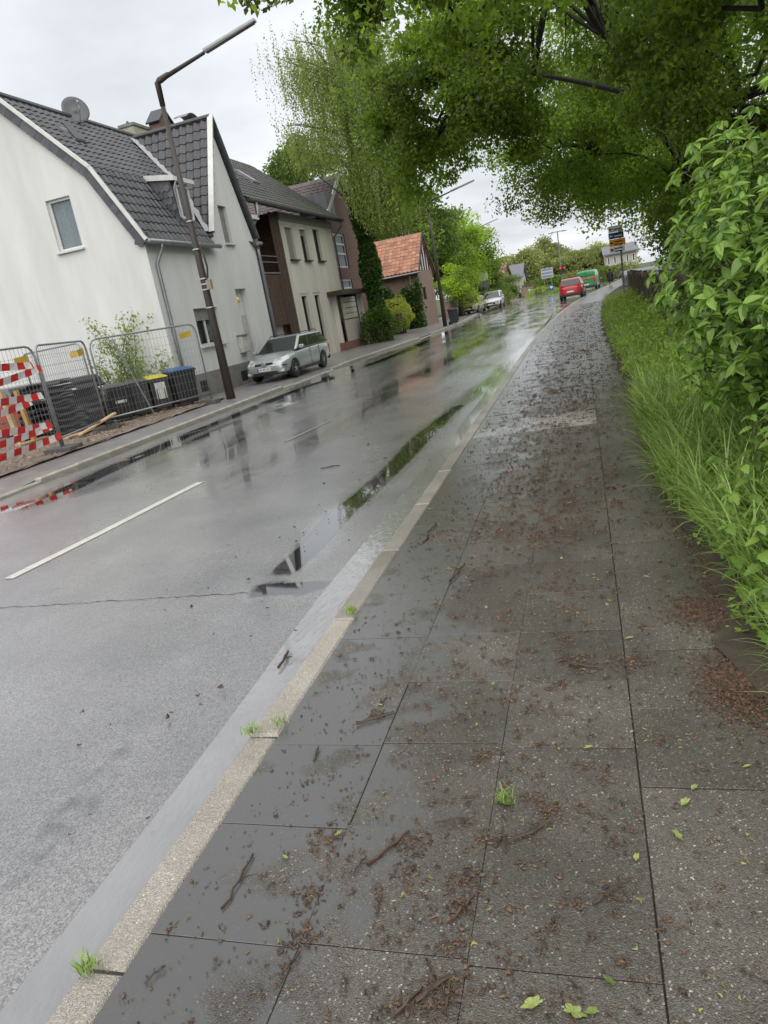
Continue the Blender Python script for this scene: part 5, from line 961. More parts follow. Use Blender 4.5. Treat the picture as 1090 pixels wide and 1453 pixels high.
def tree(name, x, y, label, cat, blobs, trunk_h, tr, leaf, lm, per=60, cr=.5, flat=.55, limbs=30, group=None, bark=None, droop=.5, shell=.35, z0=0, thin=1.0):
    t = root(name, (x, y, z0), label, cat, group); cs = []
    bou = []
    for c, r, n in blobs:                                             # boughs: leaf clumps strung along drooping limbs
        c = np.array(c); r = np.array(r)
        for _ in range(max(3, n // 6)):
            tip = ipts(1, c, r, .8)[0]; st = c + (tip - c) * .3 + RNG.normal(size=3) * r * .08; us = np.linspace(.35, 1, 6) + RNG.uniform(-.05, .05, 6)
            q = st + (tip - st) * us[:, None]; q[:, 2] += .16 * r[2] * np.sin(us * 3.1) - .1 * r[2] * us ** 3; cs.append(q + RNG.normal(size=q.shape) * r * .035); bou.append((st, q))
    tones = np.repeat(RNG.uniform(-.4, .42, len(bou)), 6) + RNG.uniform(-.12, .12, 6 * len(bou)); cs = np.concatenate(cs); k = RNG.poisson(per, len(cs)); k = np.maximum(k, 4); cen = np.repeat(cs, k, 0)
    sz = np.repeat(RNG.uniform(.6, 1.35, len(cs)), k)[:, None]
    bl = unit(RNG.normal(size=cen.shape)) * RNG.uniform(0, 1, (len(cen), 1)) ** .42; pts = cen + bl * 1.75 * np.array([cr, cr, cr * flat]) * sz
    wd = MB(); top = Vector((x + random.uniform(-.3, .3), y, trunk_h)); mid = np.mean([c for c, r, n in blobs], 0)
    wd.tube([(x, y, z0), (x + .03, y, trunk_h * .3), (x - .04, y + .05, trunk_h * .7), top], [tr * 1.25, tr, tr * .85, tr * .7], 10)
    hubs = [];
    for i in range(6):
        cidx = random.randrange(len(cs)); tgt = Vector(cs[cidx]).lerp(Vector(mid), .45); hubs.append(limb(wd, Vector((x, y, trunk_h * random.uniform(.75, 1))), tgt, tr * .34, tr * .05, n=6))
    random.shuffle(bou)
    for st, q in bou[:limbs]:
        h = min((p for hb in hubs for p in hb[2:]), key=lambda p: (p - Vector(st)).length); limb(wd, h, st, tr * .16, tr * .14, n=3, sides=5)
        wd.tube([Vector(st)] + [Vector(p) for p in q], [tr * .14] + [tr * (.13 - .02 * i) for i in range(len(q))], 5, cap=False)
    obj('trunk', wd, bark or m_bark, t, smooth=True); leaf_obj('crown', pts, leaf, lm, t, droop=droop, tone=np.repeat(tones, k))
    return t
RG = 'broad street trees overhanging the right pavement'
tree('street_tree', 4.0, 9.5, 'broad-leaved tree overhead, its branches hanging over the near pavement', 'tree', [((2.2, 9.5, 8.3), (7.6, 5.2, 3.3), 340), ((-2.4, 12.8, 7.4), (3.4, 3.2, 2.0), 84), ((3.2, 12.5, 5.4), (3.2, 3, 1.6), 60)], 4.6, .3, .11, m_leafA, per=270, cr=.34, limbs=90, shell=.55, group=RG, bark=m_barkd)
tree('street_tree', 4.1, 20.5, 'dense tree behind the wooden fence, second along the pavement', 'tree', [((1.2, 20.5, 8.9), (6.0, 5.6, 4.0), 260), ((3.8, 19, 4.8), (2.8, 4, 2.4), 90), ((-3.0, 22.0, 6.7), (2.8, 3.2, 2.4), 140)], 4.6, .3, .13, m_leafA, per=220, cr=.42, limbs=70, shell=.5, group=RG, bark=m_barkd)
tree('street_tree', 4.6, 32, 'dense tree behind the wooden fence, third along the pavement', 'tree', [((2.2, 32, 9.0), (5.2, 5.6, 4.4), 260), ((4.6, 31, 4.2), (2.4, 4, 2.8), 130), ((-.1, 31.0, 6.4), (3.3, 4.2, 2.4), 160)], 4.6, .28, .13, m_leafA, per=170, cr=.55, limbs=40, group=RG, bark=m_barkd)
tree('street_tree', 6.0, 44, 'tree rising behind the direction sign post', 'tree', [((3.6, 44, 8.6), (4.6, 5.5, 4.4), 220), ((6.2, 43, 4.2), (2.6, 4, 3.0), 110), ((2.4, 43.5, 6.6), (2.6, 4, 2.6), 60)], 4.6, .28, .2, m_leafA, per=90, cr=.55, limbs=30, group=RG, bark=m_barkd)
tree('street_tree', 8.5, 60, 'lighter green tree by the far end of the pavement canopy', 'tree', [((5.9, 60, 7.6), (4.4, 5, 3.8), 200)], 4, .25, .24, m_leafC, per=75, cr=.65, limbs=24, group=RG)
tree('background_tree', 9, 27, 'dark tree filling the back of the canopy behind the shrub', 'tree', [((8.5, 27, 7.2), (4.5, 9, 6.5), 300)], 4, .3, .22, m_leafD, per=60, cr=.7, limbs=20, bark=m_barkd)
tree('background_tree', 8.5, 14, 'dark tree behind the shrub at the verge', 'tree', [((8.0, 14, 6.3), (3.8, 6, 5.6), 260)], 4, .3, .17, m_leafD, per=80, cr=.6, limbs=20, bark=m_barkd)
# weeping birch with ivy-clad trunk
bx, by_ = -11.3, 41.0; bt = root('birch_tree', (bx, by_, 0), 'tall weeping birch with an ivy-clad trunk between the beige house and outbuilding', 'tree')
wd = MB(); tops = Vector((bx + .2, by_, 15.2)); wd.tube([(bx, by_, 0), (bx + .1, by_, 4), (bx - .05, by_, 8), (bx + .2, by_, 12), tops], [.34, .3, .24, .15, .05], 10)
ends = []
for i in range(64):
    z = random.uniform(6.0, 15.0); a = random.uniform(0, 6.28); ln = (1.1 + 2.4 * math.sin(min(1, (17.3 - z) / 9) * 1.9)) * random.uniform(.6, 1.1)
    s_ = Vector((bx + .1, by_, z)); e_ = s_ + Vector((math.cos(a) * ln, math.sin(a) * ln, random.uniform(.6, 2.2))); ps = limb(wd, s_, e_, .07, .015, .1, up=.05, sides=5); ends += ps[2:]
obj('trunk', wd, mat('birch_bark', (.1, .09, .08), .7, .5, 5), bt, smooth=True)
pts = []
for e_ in ends:
    for k in range(13):
        p0 = np.array(e_) + RNG.normal(size=3) * np.array([.5, .5, .35]); ln = random.uniform(.6, 3.2); n = int(ln * 15); zz2 = np.linspace(0, ln, n)
        pts.append(p0 + np.stack([RNG.normal(0, .05, n), RNG.normal(0, .05, n), -zz2], 1))
pts = np.concatenate(pts); pts = pts[pts[:, 2] > 5.6 + 2.6 * np.clip(bx + .7 - pts[:, 0], 0, 1.6)]; leaf_obj('crown', pts, .115, m_leafB, bt, droop=1.2)
a = RNG.uniform(0, 6.28, 9000); zz2 = RNG.uniform(.1, 8.8, 9000); rr = .3 + .2 * RNG.uniform(0, 1, 9000) + .1 * np.sin(zz2 * 2)
iv = root('ivy', (bx, by_ - .3, 0), 'dense dark ivy climbing the birch trunk', 'ivy'); dirs = np.stack([np.cos(a), np.sin(a), -a * 0 - .5], 1); leaf_obj('leaves', np.stack([bx + .03 + rr * np.cos(a), by_ + rr * np.sin(a), zz2], 1), .16, m_ivy, iv, dirs=dirs * 2, wid=.9, kind='stuff'); obj('stem', MB().tube([(bx + .2, by_ - .32, 0), (bx + .3, by_ - .32, 2), (bx + .1, by_ - .34, 5)], .03, 6), m_bark, iv)
def bush(name, c, r, n, leaf, lm, label, cat='shrub', group=None, per=1):
    t = root(name, (c[0], c[1], 0), label, cat, group); pts = ipts(n, c, r, .7); dd_ = (pts - np.array(c)) / np.array(r); lump = 1 + .16 * np.sin(dd_[:, 0] * 5 + c[0]) * np.sin(dd_[:, 1] * 4 + 1) + .14 * np.sin(dd_[:, 2] * 6 + dd_[:, 0] * 3) + np.where(RNG.uniform(0, 1, n) > .93, RNG.uniform(0, .25, n), 0); pts = np.array(c) + dd_ * lump[:, None] * np.array(r); pts = pts[pts[:, 2] > .03]; dirs = unit(pts - np.array(c)); leaf_obj('foliage', pts, leaf, lm, t, dirs=dirs * 1.3, droop=.2, kind='stuff')
    st_ = MB()
    for i in range(9): q = Vector(pts[random.randrange(len(pts))]); limb(st_, (c[0] + random.gauss(0, .1), c[1] + random.gauss(0, .1), 0), Vector(c).lerp(q, .85), .025, .008, sides=5)
    obj('stems', st_, m_bark, t); return t
g = G(548, 484); bush('shrub', (g.x - .2, g.y, .85), (1.1, 1.0, 1.1), 3600, .13, leafmat('hedge_leaf', (.06, .12, .02), .3), 'green shrub spreading around the foot of the birch')
g = G(556, 478); bush('shrub', (g.x + .35, g.y + 2.2, 1.1), (.75, .6, .75), 1600, .11, m_leafY, 'yellow-green shrub on the near side of the brick pillar', group='yellow-green shrubs')
g = G(577, 470); bush('shrub', (g.x + .0, g.y - 1.5, 1.55), (.9, .8, .9), 1900, .11, m_leafY, 'yellow-green shrub on the far side of the brick pillar', group='yellow-green shrubs')
ivw = root('ivy', (-14, 53.2, 0), 'thick ivy hedge covering the brick outbuilding front', 'ivy'); n = 9000; pts = np.stack([RNG.uniform(-17.5, -11.0, n), 53.2 - RNG.uniform(0, 1, n) ** .6 * .9, RNG.uniform(0, 1, n) * 3.5], 1); pts = pts[pts[:, 2] < 3.0 + .35 * np.sin(pts[:, 0] * 2.1) + .2 * np.sin(pts[:, 0] * 5)]
leaf_obj('leaves', pts, .2, m_ivy, ivw, wid=.9, kind='stuff'); obj('stem', MB().tube([(-13, 53.3, 0), (-13.2, 53.3, 2.5)], .05, 6).tube([(-15, 53.3, 0), (-14.8, 53.3, 2.6)], .05, 6), m_bark, ivw)
# background trees on the left
def bg(px, py, y, rx_, leaf, lm, label, n=200, per=40, low=.18, group='trees behind the houses', cr=.7, name='background_tree', **k):
    """(px, py) is the tree top as seen; the crown reaches down to a share `low` of the height"""
    c = P(px, py, Y=y); rz_ = c.z * (1 - low) / 2; zc_ = c.z - rz_
    tree(name, c.x, y, label, 'tree', [((c.x, y, zc_), (rx_, rx_, rz_), n)], max(1.0, zc_ - rz_ * .6), .22, leaf, lm, per=per, cr=cr, limbs=16, group=group, **k)
bg(428, 172, 64, 4.6, .26, m_leafD, 'rounded dark green tree rising behind the brick house', 240, 75); bg(398, 205, 66, 2.6, .26, m_leafD, 'smaller tree crown rising beside the beige house roof', 110, 65)
bg(560, 268, 68, 5.5, .28, m_leafD, 'large tree behind the orange-roofed outbuilding and birch', 280, 75); bg(505, 250, 70, 4.5, .28, m_leafD, 'tree filling the gap behind the birch trunk', 220, 70)
bg(628, 286, 74, 3.8, .26, m_leafC, 'tall bright green tree behind the second lamp', 260, 75); bg(655, 315, 82, 3.8, .27, m_leafC, 'broad bright tree left of the billboard', 240, 75)
bg(646, 372, 64, 2.0, .18, leafmat('lime_leaf', (.2, .32, .04), .4, .2), 'low lime-green tree above the low brick wall', 120, 65, cr=.4); bg(681, 366, 88, 3.0, .25, m_leafD, 'darker tree between the lime-green tree and peach house', 160, 65)
bg(716, 391, 92, 1.8, .2, m_leafD, 'small round tree in front of the grey-roofed house', 90, 60, cr=.4, low=.05); bg(699, 396, 90, 1.7, .2, m_leafD, 'dark garden shrub tree in front of the peach house', 80, 60, cr=.4, low=.05)
tg = 'hazy pale trees beyond the junction'
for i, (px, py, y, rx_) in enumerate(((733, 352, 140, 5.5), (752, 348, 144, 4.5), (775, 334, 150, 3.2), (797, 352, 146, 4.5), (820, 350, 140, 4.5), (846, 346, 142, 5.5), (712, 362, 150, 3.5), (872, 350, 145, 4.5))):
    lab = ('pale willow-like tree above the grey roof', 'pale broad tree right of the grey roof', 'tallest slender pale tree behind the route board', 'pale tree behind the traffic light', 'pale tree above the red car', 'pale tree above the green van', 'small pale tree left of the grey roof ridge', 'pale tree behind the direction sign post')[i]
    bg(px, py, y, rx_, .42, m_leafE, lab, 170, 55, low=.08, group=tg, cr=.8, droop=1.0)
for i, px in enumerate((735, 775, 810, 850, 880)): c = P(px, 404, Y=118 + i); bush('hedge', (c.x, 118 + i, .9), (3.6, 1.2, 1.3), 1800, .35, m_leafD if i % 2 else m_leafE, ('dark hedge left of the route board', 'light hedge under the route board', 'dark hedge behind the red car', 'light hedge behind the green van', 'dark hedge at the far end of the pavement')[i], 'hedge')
for i, (x, y, lab) in enumerate(((9.5, 52, 'bushy hedge behind the far end of the wooden fence'), (12, 70, 'tall hedge right of the walking person'), (15, 92, 'far hedge under the right-hand trees'), (19, 60, 'hedge mass behind the grey shed'), (10.5, 38, 'dark hedge behind the trunks of the street trees'))): bush('hedge', (x, y, 1.8), (3.2, 7, 2.6), 4500, .3, m_leafD, lab, 'hedge')
c = G(770, 418); bush('shrub', (c.x, c.y, .4), (2.2, 2, .6), 900, .2, m_leafC, 'low shrub on the planted island near the blue sign')
c = G(722, 432); bush('shrub', (c.x - 1.5, c.y + 4, .8), (1.6, 4, 1.1), 1500, .22, m_leafD, 'clipped garden shrub along the pavement before the grey-roofed house')
# vine on the gable wall behind the fence
vn_ = root('climbing_vine', (-13.3, 19.3, 0), 'loose leafy vine growing against the white gable wall', 'vine'); sm_ = MB(); lp = []
for i in range(26):
    a = Vector((-13.5 + random.gauss(0, .35), 19.3 + random.gauss(0, .15), 0)); b = Vector((random.uniform(-14.6, -11.9), 19.2 + random.gauss(0, .2), random.uniform(1.2, 2.9))); ps = limb(sm_, a, b, .012, .004, .1, n=7, sides=4)
    for p in ps[2:]:
        for k in range(16 if p.z > 1.0 else 8): lp.append(np.array(p) + RNG.normal(size=3) * .11)
obj('stems', sm_, m_bark, vn_); leaf_obj('foliage', np.array(lp), .1, m_leafB, vn_, kind='stuff')
bush('shrub', (-13.0, 18.6, .5), (.7, .5, .65), 1500, .09, m_leafD, 'small dark shrub between the plates and the bins')

# ------------------------------------------------------------------ near shrub with large leaves
m_big = leafmat('shrub_leaf', (.09, .2, .03), .36, .4, .3, (.27, .42, .08))
def big_leaf_mesh(name, L_=.1, W=.026, seg=5, serr=0):
    vs = []; fs = []
    for i in range(seg + 1):
        u = i / seg; wdt = W * math.sin(math.pi * min(1, u ** .8)) ** .8 * (1 - .25 * u); zc_ = -.05 * (u ** 2) * L_ * 6; vs += [(u * L_, -wdt, zc_ + wdt * .35), (u * L_, 0, zc_), (u * L_, wdt, zc_ + wdt * .35)]
        if i: o = 3 * i; fs += [(o - 3, o, o + 1, o - 2), (o - 2, o + 1, o + 2, o - 1)]
    return vs, fs
lv, lf = big_leaf_mesh('leaf')
shr = root('leafy_shrub', (1.9, 6.2, 0), 'tall shrub with large glossy pointed leaves leaning over the verge', 'shrub')
lme = bpy.data.meshes.new('leaf'); lme.from_pydata(lv, [], lf); lme.materials.append(m_big); lme.polygons.foreach_set('use_smooth', [True] * len(lme.polygons))
def shrub_r(a, z): return 1.0
sm_ = MB(); leaves = []
for i in range(1050):
    # twig tips on a leaning ellipsoidal envelope
    d = Vector((random.gauss(0, 1), random.gauss(0, 1), random.gauss(0, 1))).normalized(); c = Vector((1.75, 5.8, 1.6)); k = random.uniform(.7, 1.0)
    tip = c + Vector((d.x * 1.27, d.y * 1.9, d.z * 1.3)) * k
    if tip.z < .3: continue
    base = Vector((1.9 + random.gauss(0, .2), 6.2 + random.gauss(0, .7), .05)); ps = []
    a_ = base.lerp(tip, random.uniform(.35, .55)) + Vector((0, 0, .25)); ps = limb(sm_, a_, tip, .008, .003, .08, n=5, up=.06, sides=4)
    if i % 4 == 0: limb(sm_, base, a_, .02, .009, .08, n=4, sides=5)
    dirv = (ps[-1] - ps[0]).normalized()
    for j, p in enumerate(ps[1:] + [ps[-1]] * 2):
        for s in (0, 1, 2):
            az = Vector((random.gauss(0, 1), random.gauss(0, 1), random.gauss(.1, .5))); az = (az - dirv * az.dot(dirv)).normalized(); ld = (az + dirv * .5 + Vector((0, 0, -.9 * random.random()))).normalized(); leaves.append((p, ld, random.uniform(.6, 1.15)))
obj('stems', sm_, mat('green_stem', (.07, .09, .03), .6), shr)
camv = Vector((0, 0, CAM_H)); leaves.sort(key=lambda l: (l[0] - camv).length); jm = MB(); sl_ = worldloc(shr); cand = leaves[:1200]; random.shuffle(cand); solo = set(id(l) for l in cand[:300])
for l in leaves:
    p, ld, s = l; nn = Vector((random.gauss(-.3, .35), random.gauss(-.25, .35), 1)); sx = ld.cross(nn).normalized(); nn = sx.cross(ld); sx = -sx
    M = Matrix(((ld.x * s, sx.x * s, nn.x * s, p.x), (ld.y * s, sx.y * s, nn.y * s, p.y), (ld.z * s, sx.z * s, nn.z * s, p.z), (0, 0, 0, 1)))
    if id(l) in solo: inst('leaf', lme, Matrix.Translation(-sl_) @ M, shr)
    else: jm.add([M @ Vector(v) for v in lv], lf)
obj('foliage', jm, m_big, shr, smooth=True, kind='stuff')

# ------------------------------------------------------------------ grass, ground cover, nettles on the verge
m_grass = leafmat('grass_blade', (.13, .25, .04), .42, .35, .35, (.35, .47, .15))
def blades(name, xy, ln, wd_, lean, m, seg=5, curl=1.1, label=None):
    n = len(xy); a = RNG.uniform(0, 6.28, n); d = np.stack([np.cos(a) * .8 + lean[0], np.sin(a) * .8 + lean[1]], 1); d /= np.linalg.norm(d, axis=1, keepdims=True); L_ = ln * RNG.uniform(.45, 1.25, n); s = np.stack([-d[:, 1], d[:, 0]], 1); rows = []
    th = np.zeros(n) + RNG.uniform(.02, .35, n); p = np.concatenate([xy, np.full((n, 1), .02)], 1) if xy.shape[1] == 2 else xy.copy(); bend = RNG.uniform(.35, 1.0, n) * curl * 2 / seg
    for i in range(seg + 1):
        w_ = wd_ * (1 - (i / seg) ** 2 * .95) * .5; rows.append(np.stack([p[:, 0] - s[:, 0] * w_, p[:, 1] - s[:, 1] * w_, p[:, 2]], 1)); rows.append(np.stack([p[:, 0] + s[:, 0] * w_, p[:, 1] + s[:, 1] * w_, p[:, 2]], 1))
        st_ = (L_ / seg); p = p + np.stack([d[:, 0] * np.sin(th) * st_, d[:, 1] * np.sin(th) * st_, np.cos(th) * st_], 1); th = th + bend; p[:, 2] = np.maximum(p[:, 2], .012)
    K = 2 * (seg + 1); V_ = np.stack(rows, 1).reshape(-1, 3); b0 = np.arange(n)[:, None] * K; F = np.concatenate([b0 + np.array([[2 * i, 2 * i + 1, 2 * i + 3, 2 * i + 2]]) for i in range(seg)], 0)
    o = bpy.data.objects.new(name, mesh_np(name, V_, F, m, True)); COL.objects.link(o); return o
def vx_(y): return .55 + curve(y)
n = 7500; y = RNG.uniform(3.7, 9.5, n); u = RNG.uniform(0, 1, n) ** 1.1; x = vx_(y) + .0 + u * 1.5 + .08 * np.sin(y * 3); x = np.where(y < 4.6, x + (4.6 - y) * .3, x)
tag(blades('tall_grass', np.stack([x, y], 1), .62, .017, (-.45, -.15), m_grass, 6, curl=1.0), 'long drooping grass along the verge edge', 'grass', kind='stuff')
n = 12000; y = RNG.uniform(9, 45, n); x = vx_(y) + .1 + RNG.uniform(0, 1, n) * 1.3
tag(blades('rough_grass', np.stack([x, y], 1), .5, .016, (-.5, -.1), m_grass, 4), 'rough grass below the wooden fence', 'grass', kind='stuff')
n = 1100; y = RNG.uniform(2.3, 4.4, n); x = vx_(y) + .12 + RNG.uniform(0, 1, n) * .5; tag(blades('edge_grass', np.stack([x, y], 1), .42, .008, (-.6, -.5), m_grass), 'loose arching grass blades at the near verge', 'grass', kind='stuff')
m_cover = leafmat('cover_leaf', (.17, .3, .04), .45, .3, .5, (.33, .47, .08))
n = 26000; y = 7.5 + 30 * RNG.uniform(0, 1, n) ** 1.4; w_ = RNG.uniform(0, 1, n); x = vx_(y) + .12 + w_ * 1.35 + .12 * np.sin(y * 2.3); z = RNG.uniform(.03, 1, n) * (.25 + .5 * w_) * (1 + .3 * np.sin(y * 1.7 + x))
o = leaf_obj('ground_cover', np.stack([x, y, z], 1), .07, m_cover, droop=.3, wid=.8, up=1.4); tag(o, 'leafy weeds spreading below the wooden fence', 'weeds', kind='stuff')
n = 12000; y = 2.5 + 5.5 * RNG.uniform(0, 1, n) ** 1.5; x = vx_(y) + .1 + .1 * np.sin(y * 5) + RNG.uniform(0, 1, n) ** .8 * 1.2; z = RNG.uniform(.02, 1, n) * np.clip((x - vx_(y)) * .7, .04, .4); o = leaf_obj('low_weeds', np.stack([x, y, z], 1), .045, m_cover, droop=.3, wid=.8, up=1.2); tag(o, 'small weeds under the shrub at the verge', 'weeds', kind='stuff')
m_nettle = leafmat('nettle_leaf', (.1, .2, .028), .35, .25, .45, (.22, .34, .06))
def nettle_leaf():
    vs = []; fs = []; seg = 9; L_ = .1; W = .034
    for i in range(seg + 1):
        u = i / seg; wdt = W * math.sin(math.pi * u ** .62) ** .9 * (1.12 if i % 2 else .8); zc_ = -.25 * L_ * u * u; vs += [(u * L_, -wdt, zc_ + wdt * .2), (u * L_, 0, zc_), (u * L_, wdt, zc_ + wdt * .2)]
        if i: o = 3 * i; fs += [(o - 3, o, o + 1, o - 2), (o - 2, o + 1, o + 2, o - 1)]
    return vs, fs
nv_, nf_ = nettle_leaf(); nme = bpy.data.meshes.new('leaf'); nme.from_pydata(nv_, [], nf_); nme.materials.append(m_nettle)
for i, (x, y, h) in enumerate(((.72, 3.5, .5), (.82, 3.85, .68), (.66, 3.75, .4), (.85, 3.4, .6), (.95, 4.2, .85), (.78, 4.3, .62), (.66, 3.25, .3), (1.0, 3.8, .9), (.92, 4.6, .8), (.74, 4.0, .5), (1.05, 4.35, .95))):
    t = root('nettle', (x, y, .02), 'serrated-leaved nettle growing at the near end of the grass verge', 'nettle', 'nettles at the verge'); ln_ = Vector((random.uniform(-.25, .05), random.uniform(-.15, .1), 1)); stp = [Vector((0, 0, 0)) + Vector((ln_.x * (u ** 2), ln_.y * u ** 2, u)) * h for u in np.linspace(0, 1, 7)]
    obj('stem', MB().tube(stp, [.005] * 6 + [.002], 5), MATS['green_stem'], t, local=True); nn_ = int(h / .07)
    for j in range(1, nn_ + 1):
        u = j / nn_; p = Vector((ln_.x * u * u, ln_.y * u * u, u)) * h
        for k in range(2 if u < .97 else 4):
            a = j * 1.57 + k * (math.pi if u < .97 else 1.57) + .3 * random.random(); s = (1.35 - .65 * u) * random.uniform(.85, 1.15); ld = Vector((math.cos(a), math.sin(a), -.25)).normalized(); sx = Vector((-math.sin(a), math.cos(a), random.gauss(0, .25))).normalized(); nn = ld.cross(sx)
            inst('leaf', nme, Matrix(((ld.x * s, sx.x * s, nn.x * s, p.x), (ld.y * s, sx.y * s, nn.y * s, p.y), (ld.z * s, sx.z * s, nn.z * s, p.z), (0, 0, 0, 1))), t)

# ------------------------------------------------------------------ litter on the pavement
m_lit = mat('litter', (.05, .03, .017), .5, .3, 20, island=.7, col2=(.115, .068, .036)); m_litg = mat('litter_green', (.2, .19, .06), .5, .3, 20, island=.4)
def flakes(name, xy, ln, m, z=.004, label=None, cat='litter', asp=(.25, .55), hgt=(.5, 1.1)):
    """curled crumbs: a bent strip of hexahedral lumps"""
    n = len(xy); a = RNG.uniform(0, 6.28, n); L_ = ln * np.minimum(RNG.lognormal(0, .45, n), 2.1); W = L_ * RNG.uniform(*asp, n); H_ = W * RNG.uniform(*hgt, n); d = np.stack([np.cos(a), np.sin(a)], 1); s = np.stack([-d[:, 1], d[:, 0]], 1); bend = RNG.normal(0, .35, n) * L_; vs = []
    for u, w_, h in ((-.5, .25, .35), (-.1, 1, .9), (.25, .8, 1.1), (.5, .2, .5)):
        off = bend * (u * u * 4 - .3); c = xy + d * (u * L_)[:, None] + s * off[:, None]; ww = W * w_ * .5 * RNG.uniform(.6, 1.3, n)
        for sg2, zz3 in ((-1, 0), (1, 0), (RNG.uniform(-.5, .5), 1)): q = c + s * (ww * sg2)[:, None]; vs.append(np.concatenate([q, (z + zz3 * H_ * h * RNG.uniform(.7, 1.5, n))[:, None]], 1))
    V_ = np.stack(vs, 1).reshape(-1, 3); b0 = np.arange(n)[:, None] * 12; F = []
    for i in range(3):
        o = 3 * i; F += [(o + 1, o + 4, o + 5, o + 2), (o + 2, o + 5, o + 3, o)]
    F = np.concatenate([b0 + np.array([f]) for f in F], 0); o = bpy.data.objects.new(name, mesh_np(name, V_, F, m)); COL.objects.link(o); return tag(o, label, cat, kind='stuff')
def scatter(n, ncl, per, x0, x1, y0, y1, sd=.05, pw=1.0, cx=None):
    u = RNG.uniform(0, 1, (n, 2)); xy = np.stack([x0 + (x1 - x0) * u[:, 0], y0 + (y1 - y0) * u[:, 1] ** pw], 1); cc = RNG.uniform(0, 1, (ncl, 2)); cc = np.stack([x0 + (x1 - x0) * (cc[:, 0] if cx is None else np.clip(RNG.normal(cx, .22, ncl), 0, 1)), y0 + (y1 - y0) * cc[:, 1] ** pw], 1)
    k = RNG.poisson(per, ncl); cl = np.repeat(cc, k, 0) + RNG.normal(size=(k.sum(), 2)) * sd * np.repeat(RNG.uniform(.4, 1.5, ncl), k)[:, None]; xy = np.concatenate([xy, cl]); xy = xy[(xy[:, 0] > -1.48) & (xy[:, 1] > .9)]; xy[:, 0] += curve(xy[:, 1]); return xy
flakes('leaf_litter', np.concatenate([scatter(6500, 1500, 8, -1.45, .6, .9, 14, .011, 1.35, .5), scatter(0, 70, 40, -1.0, .3, .95, 6, .024, 1.3, .5)]), .0092, m_lit, label='brown catkin and bud litter scattered over the wet slabs')
flakes('far_litter', scatter(2600, 2600, 6, -1.4, .7, 5, 46, .025, 1.3, .55), .0165, m_lit, label='dark litter on the slabs farther along the pavement')
flakes('coarse_litter', np.concatenate([scatter(40, 60, 16, -.85, .1, 1.0, 5.5, .02, 1.5, .5)] + [np.array(G(px, py))[:2] + RNG.normal(size=(k, 2)) * sd for px, py, k, sd in ((610, 1425, 130, .04), (560, 1440, 70, .03), (640, 1400, 80, .03), (575, 1235, 60, .025), (650, 1290, 60, .022), (690, 1190, 50, .022), (535, 1015, 60, .02), (590, 1200, 90, .03), (665, 1245, 70, .03), (785, 1150, 60, .03), (470, 1190, 90, .035), (440, 1270, 90, .03), (430, 1330, 70, .03), (900, 940, 160, .045), (820, 940, 120, .04), (700, 760, 120, .12), (620, 760, 120, .08))]), .0115, m_lit, label='matted brown clumps of catkins on the near slabs', hgt=(.4, .9))
flakes('green_litter', scatter(260, 60, 6, -1.2, .5, .9, 8, .025, 1.3), .01, m_litg, label='yellow-green bud scales among the litter')
flakes('verge_litter', np.concatenate([RNG.normal(size=(3600, 2)) * [.09, .14] + [.53, 2.95], RNG.normal(size=(2200, 2)) * [.1, .1] + [.5, 3.65], RNG.normal(size=(5200, 2)) * [.07, 2.6] + [.56, 5.5]]), .011, mat('mulch', (.085, .048, .028), .8, .3, 20, island=.6), label='reddish brown mulch at the verge edge')
flakes('wall_litter', np.stack([RNG.uniform(-14.5, -10.8, 2600), RNG.uniform(7, 19.5, 2600)], 1), .05, mat('rubble', (.22, .16, .12), .8, .3, 10, island=.5), z=.045, label='crumbs of soil and rubble on the bare ground behind the fence', cat='rubble')
flakes('road_litter', np.stack([RNG.uniform(-5, -1.9, 220), RNG.uniform(1.5, 12, 220)], 1), .022, mat('road_bits', (.05, .035, .025), .5, .3), z=-.055, label='few dark bits of litter on the road')
m_twig = mat('twig', (.06, .035, .022), .5, .35, 10)
def px_twig(p0, p1, r, label='thin brown twig lying on the wet slabs', z=.008):
    a, b = G(*p0, z=z), G(*p1, z=z); n = 6; pts = []; off = (b - a).cross(Z).normalized(); ln = (b - a).length
    for i in range(n + 1): u = i / n; pts.append(a.lerp(b, u) + off * random.gauss(0, .02) * ln + Vector((0, 0, random.uniform(0, .008))))
    mb = MB().tube(pts, [r * random.uniform(.7, 1.2) for _ in range(n + 1)], 5); k = random.randrange(2, 5); q = pts[k] + off * ln * random.choice((-.22, .22)) + (b - a) * .12; mb.tube([pts[k], pts[k].lerp(q, .5) + Z * .004, q], [r * .6, r * .5, r * .25], 4)
    obj('fallen_twig', mb, m_twig, label=label, cat='twig', group='twigs scattered on the pavement')
for p0, p1, r in (((522, 1228), (580, 1180), .006), ((618, 1170), (672, 1160), .004), ((722, 1196), (786, 1164), .006), ((842, 1282), (880, 1255), .005), ((445, 1080), (452, 1060), .004), ((506, 1028), (560, 1012), .007), ((318, 1290), (360, 1212), .004), ((636, 1312), (672, 1270), .005), ((640, 825), (660, 800), .006), ((600, 770), (618, 742), .006), ((806, 942), (858, 948), .005), ((630, 1075), (662, 1072), .003), ((535, 1300), (540, 1270), .004), ((205, 1395), (235, 1372), .004), ((712, 1175), (716, 1210), .003), ((590, 1420), (640, 1385), .006), ((560, 1440), (600, 1400), .005), ((630, 1440), (640, 1395), .004), ((500, 1240), (520, 1215), .003), ((400, 1385), (425, 1350), .004)):
    px_twig(p0, p1, r)
px_twig((396, 948), (410, 925), .009, 'short dark stick lying in the gutter water', z=-.075); px_twig((455, 665), (482, 660), .008, 'small dark twig lying on the wet road', z=-.04)
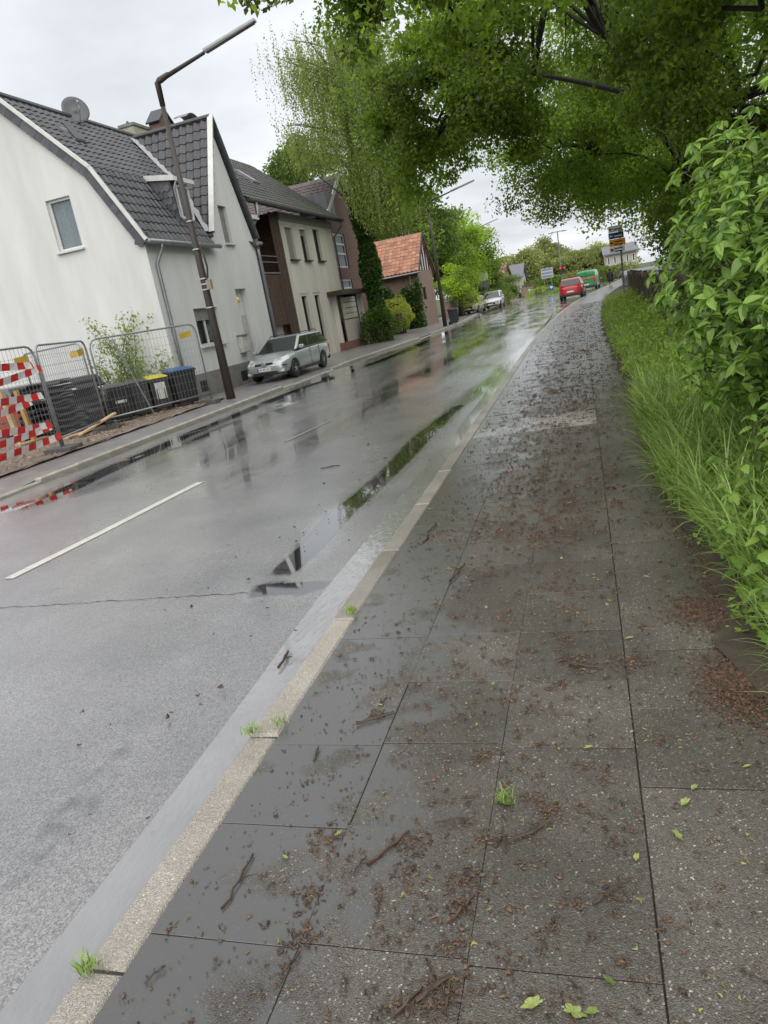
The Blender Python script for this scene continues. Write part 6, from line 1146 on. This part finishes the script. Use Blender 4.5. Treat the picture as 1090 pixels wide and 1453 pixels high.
# fallen green leaves with lobed outline
m_fl = leafmat('fallen_leaf', (.13, .22, .04), .2, .2, .4, (.36, .4, .13)); vs_ = [(0, 0, .006)]; k = 20
for i in range(k): a = 2 * math.pi * i / k; r = .5 * (1 + .2 * math.cos(a * 5) + .08 * math.cos(a * 13 + 1)) * (1.2 - .25 * abs(math.sin(a))); vs_.append((r * math.cos(a), r * math.sin(a) * .8, random.uniform(.0, .16)))
flm = bpy.data.meshes.new('fallen_leaf'); flm.from_pydata(vs_, [], [(0, 1 + i, 1 + (i + 1) % k) for i in range(k)]); flm.materials.append(m_fl)
for i, (px, py, s) in enumerate(((755, 1424, .05), (815, 1436, .045), (985, 1117, .03), (972, 1138, .04), (962, 1185, .04), (865, 1392, .035), (835, 1060, .03), (903, 1216, .025), (545, 1125, .03), (480, 1183, .03), (716, 1138, .06), (405, 1216, .022), (788, 1137, .018), (610, 722, .03), (893, 905, .035), (1060, 1087, .025), (938, 983, .022), (540, 1000, .02), (840, 1435, .03), (700, 970, .025))):
    o = bpy.data.objects.new('fallen_leaf', flm); COL.objects.link(o); p = G(px, py, z=.008); o.location = p; o.scale = (s, s * random.uniform(.55, .95), s); o.rotation_euler = (random.gauss(0, .12), random.gauss(0, .12), random.uniform(0, 6.28)); tag(o, 'small yellow-green lobed leaf lying on the pavement slabs', 'leaf', 'fallen leaves on the pavement')
# tufts in the kerb joints
for i, (px, py, n, lab) in enumerate(((130, 1380, 70, 'small green grass tuft in the nearest kerb joint'), (358, 1045, 60, 'grass tuft on the gutter side of a kerb joint'), (400, 1030, 40, 'tiny grass tuft on the slab side of a kerb joint'), (500, 872, 90, 'mossy tuft growing over the kerb beside the puddle'), (718, 1140, 60, 'uprooted green sprig lying on the slabs'))):
    p = G(px, py, z=.0); xy = np.stack([p.x + RNG.normal(0, .018, n), p.y + RNG.normal(0, .018, n)], 1); o = blades('grass_tuft', xy, .055, .004, (-.2, 0), m_grass, 4); tag(o, lab, 'grass tuft', 'grass tufts in the paving joints' if i != 4 else None)
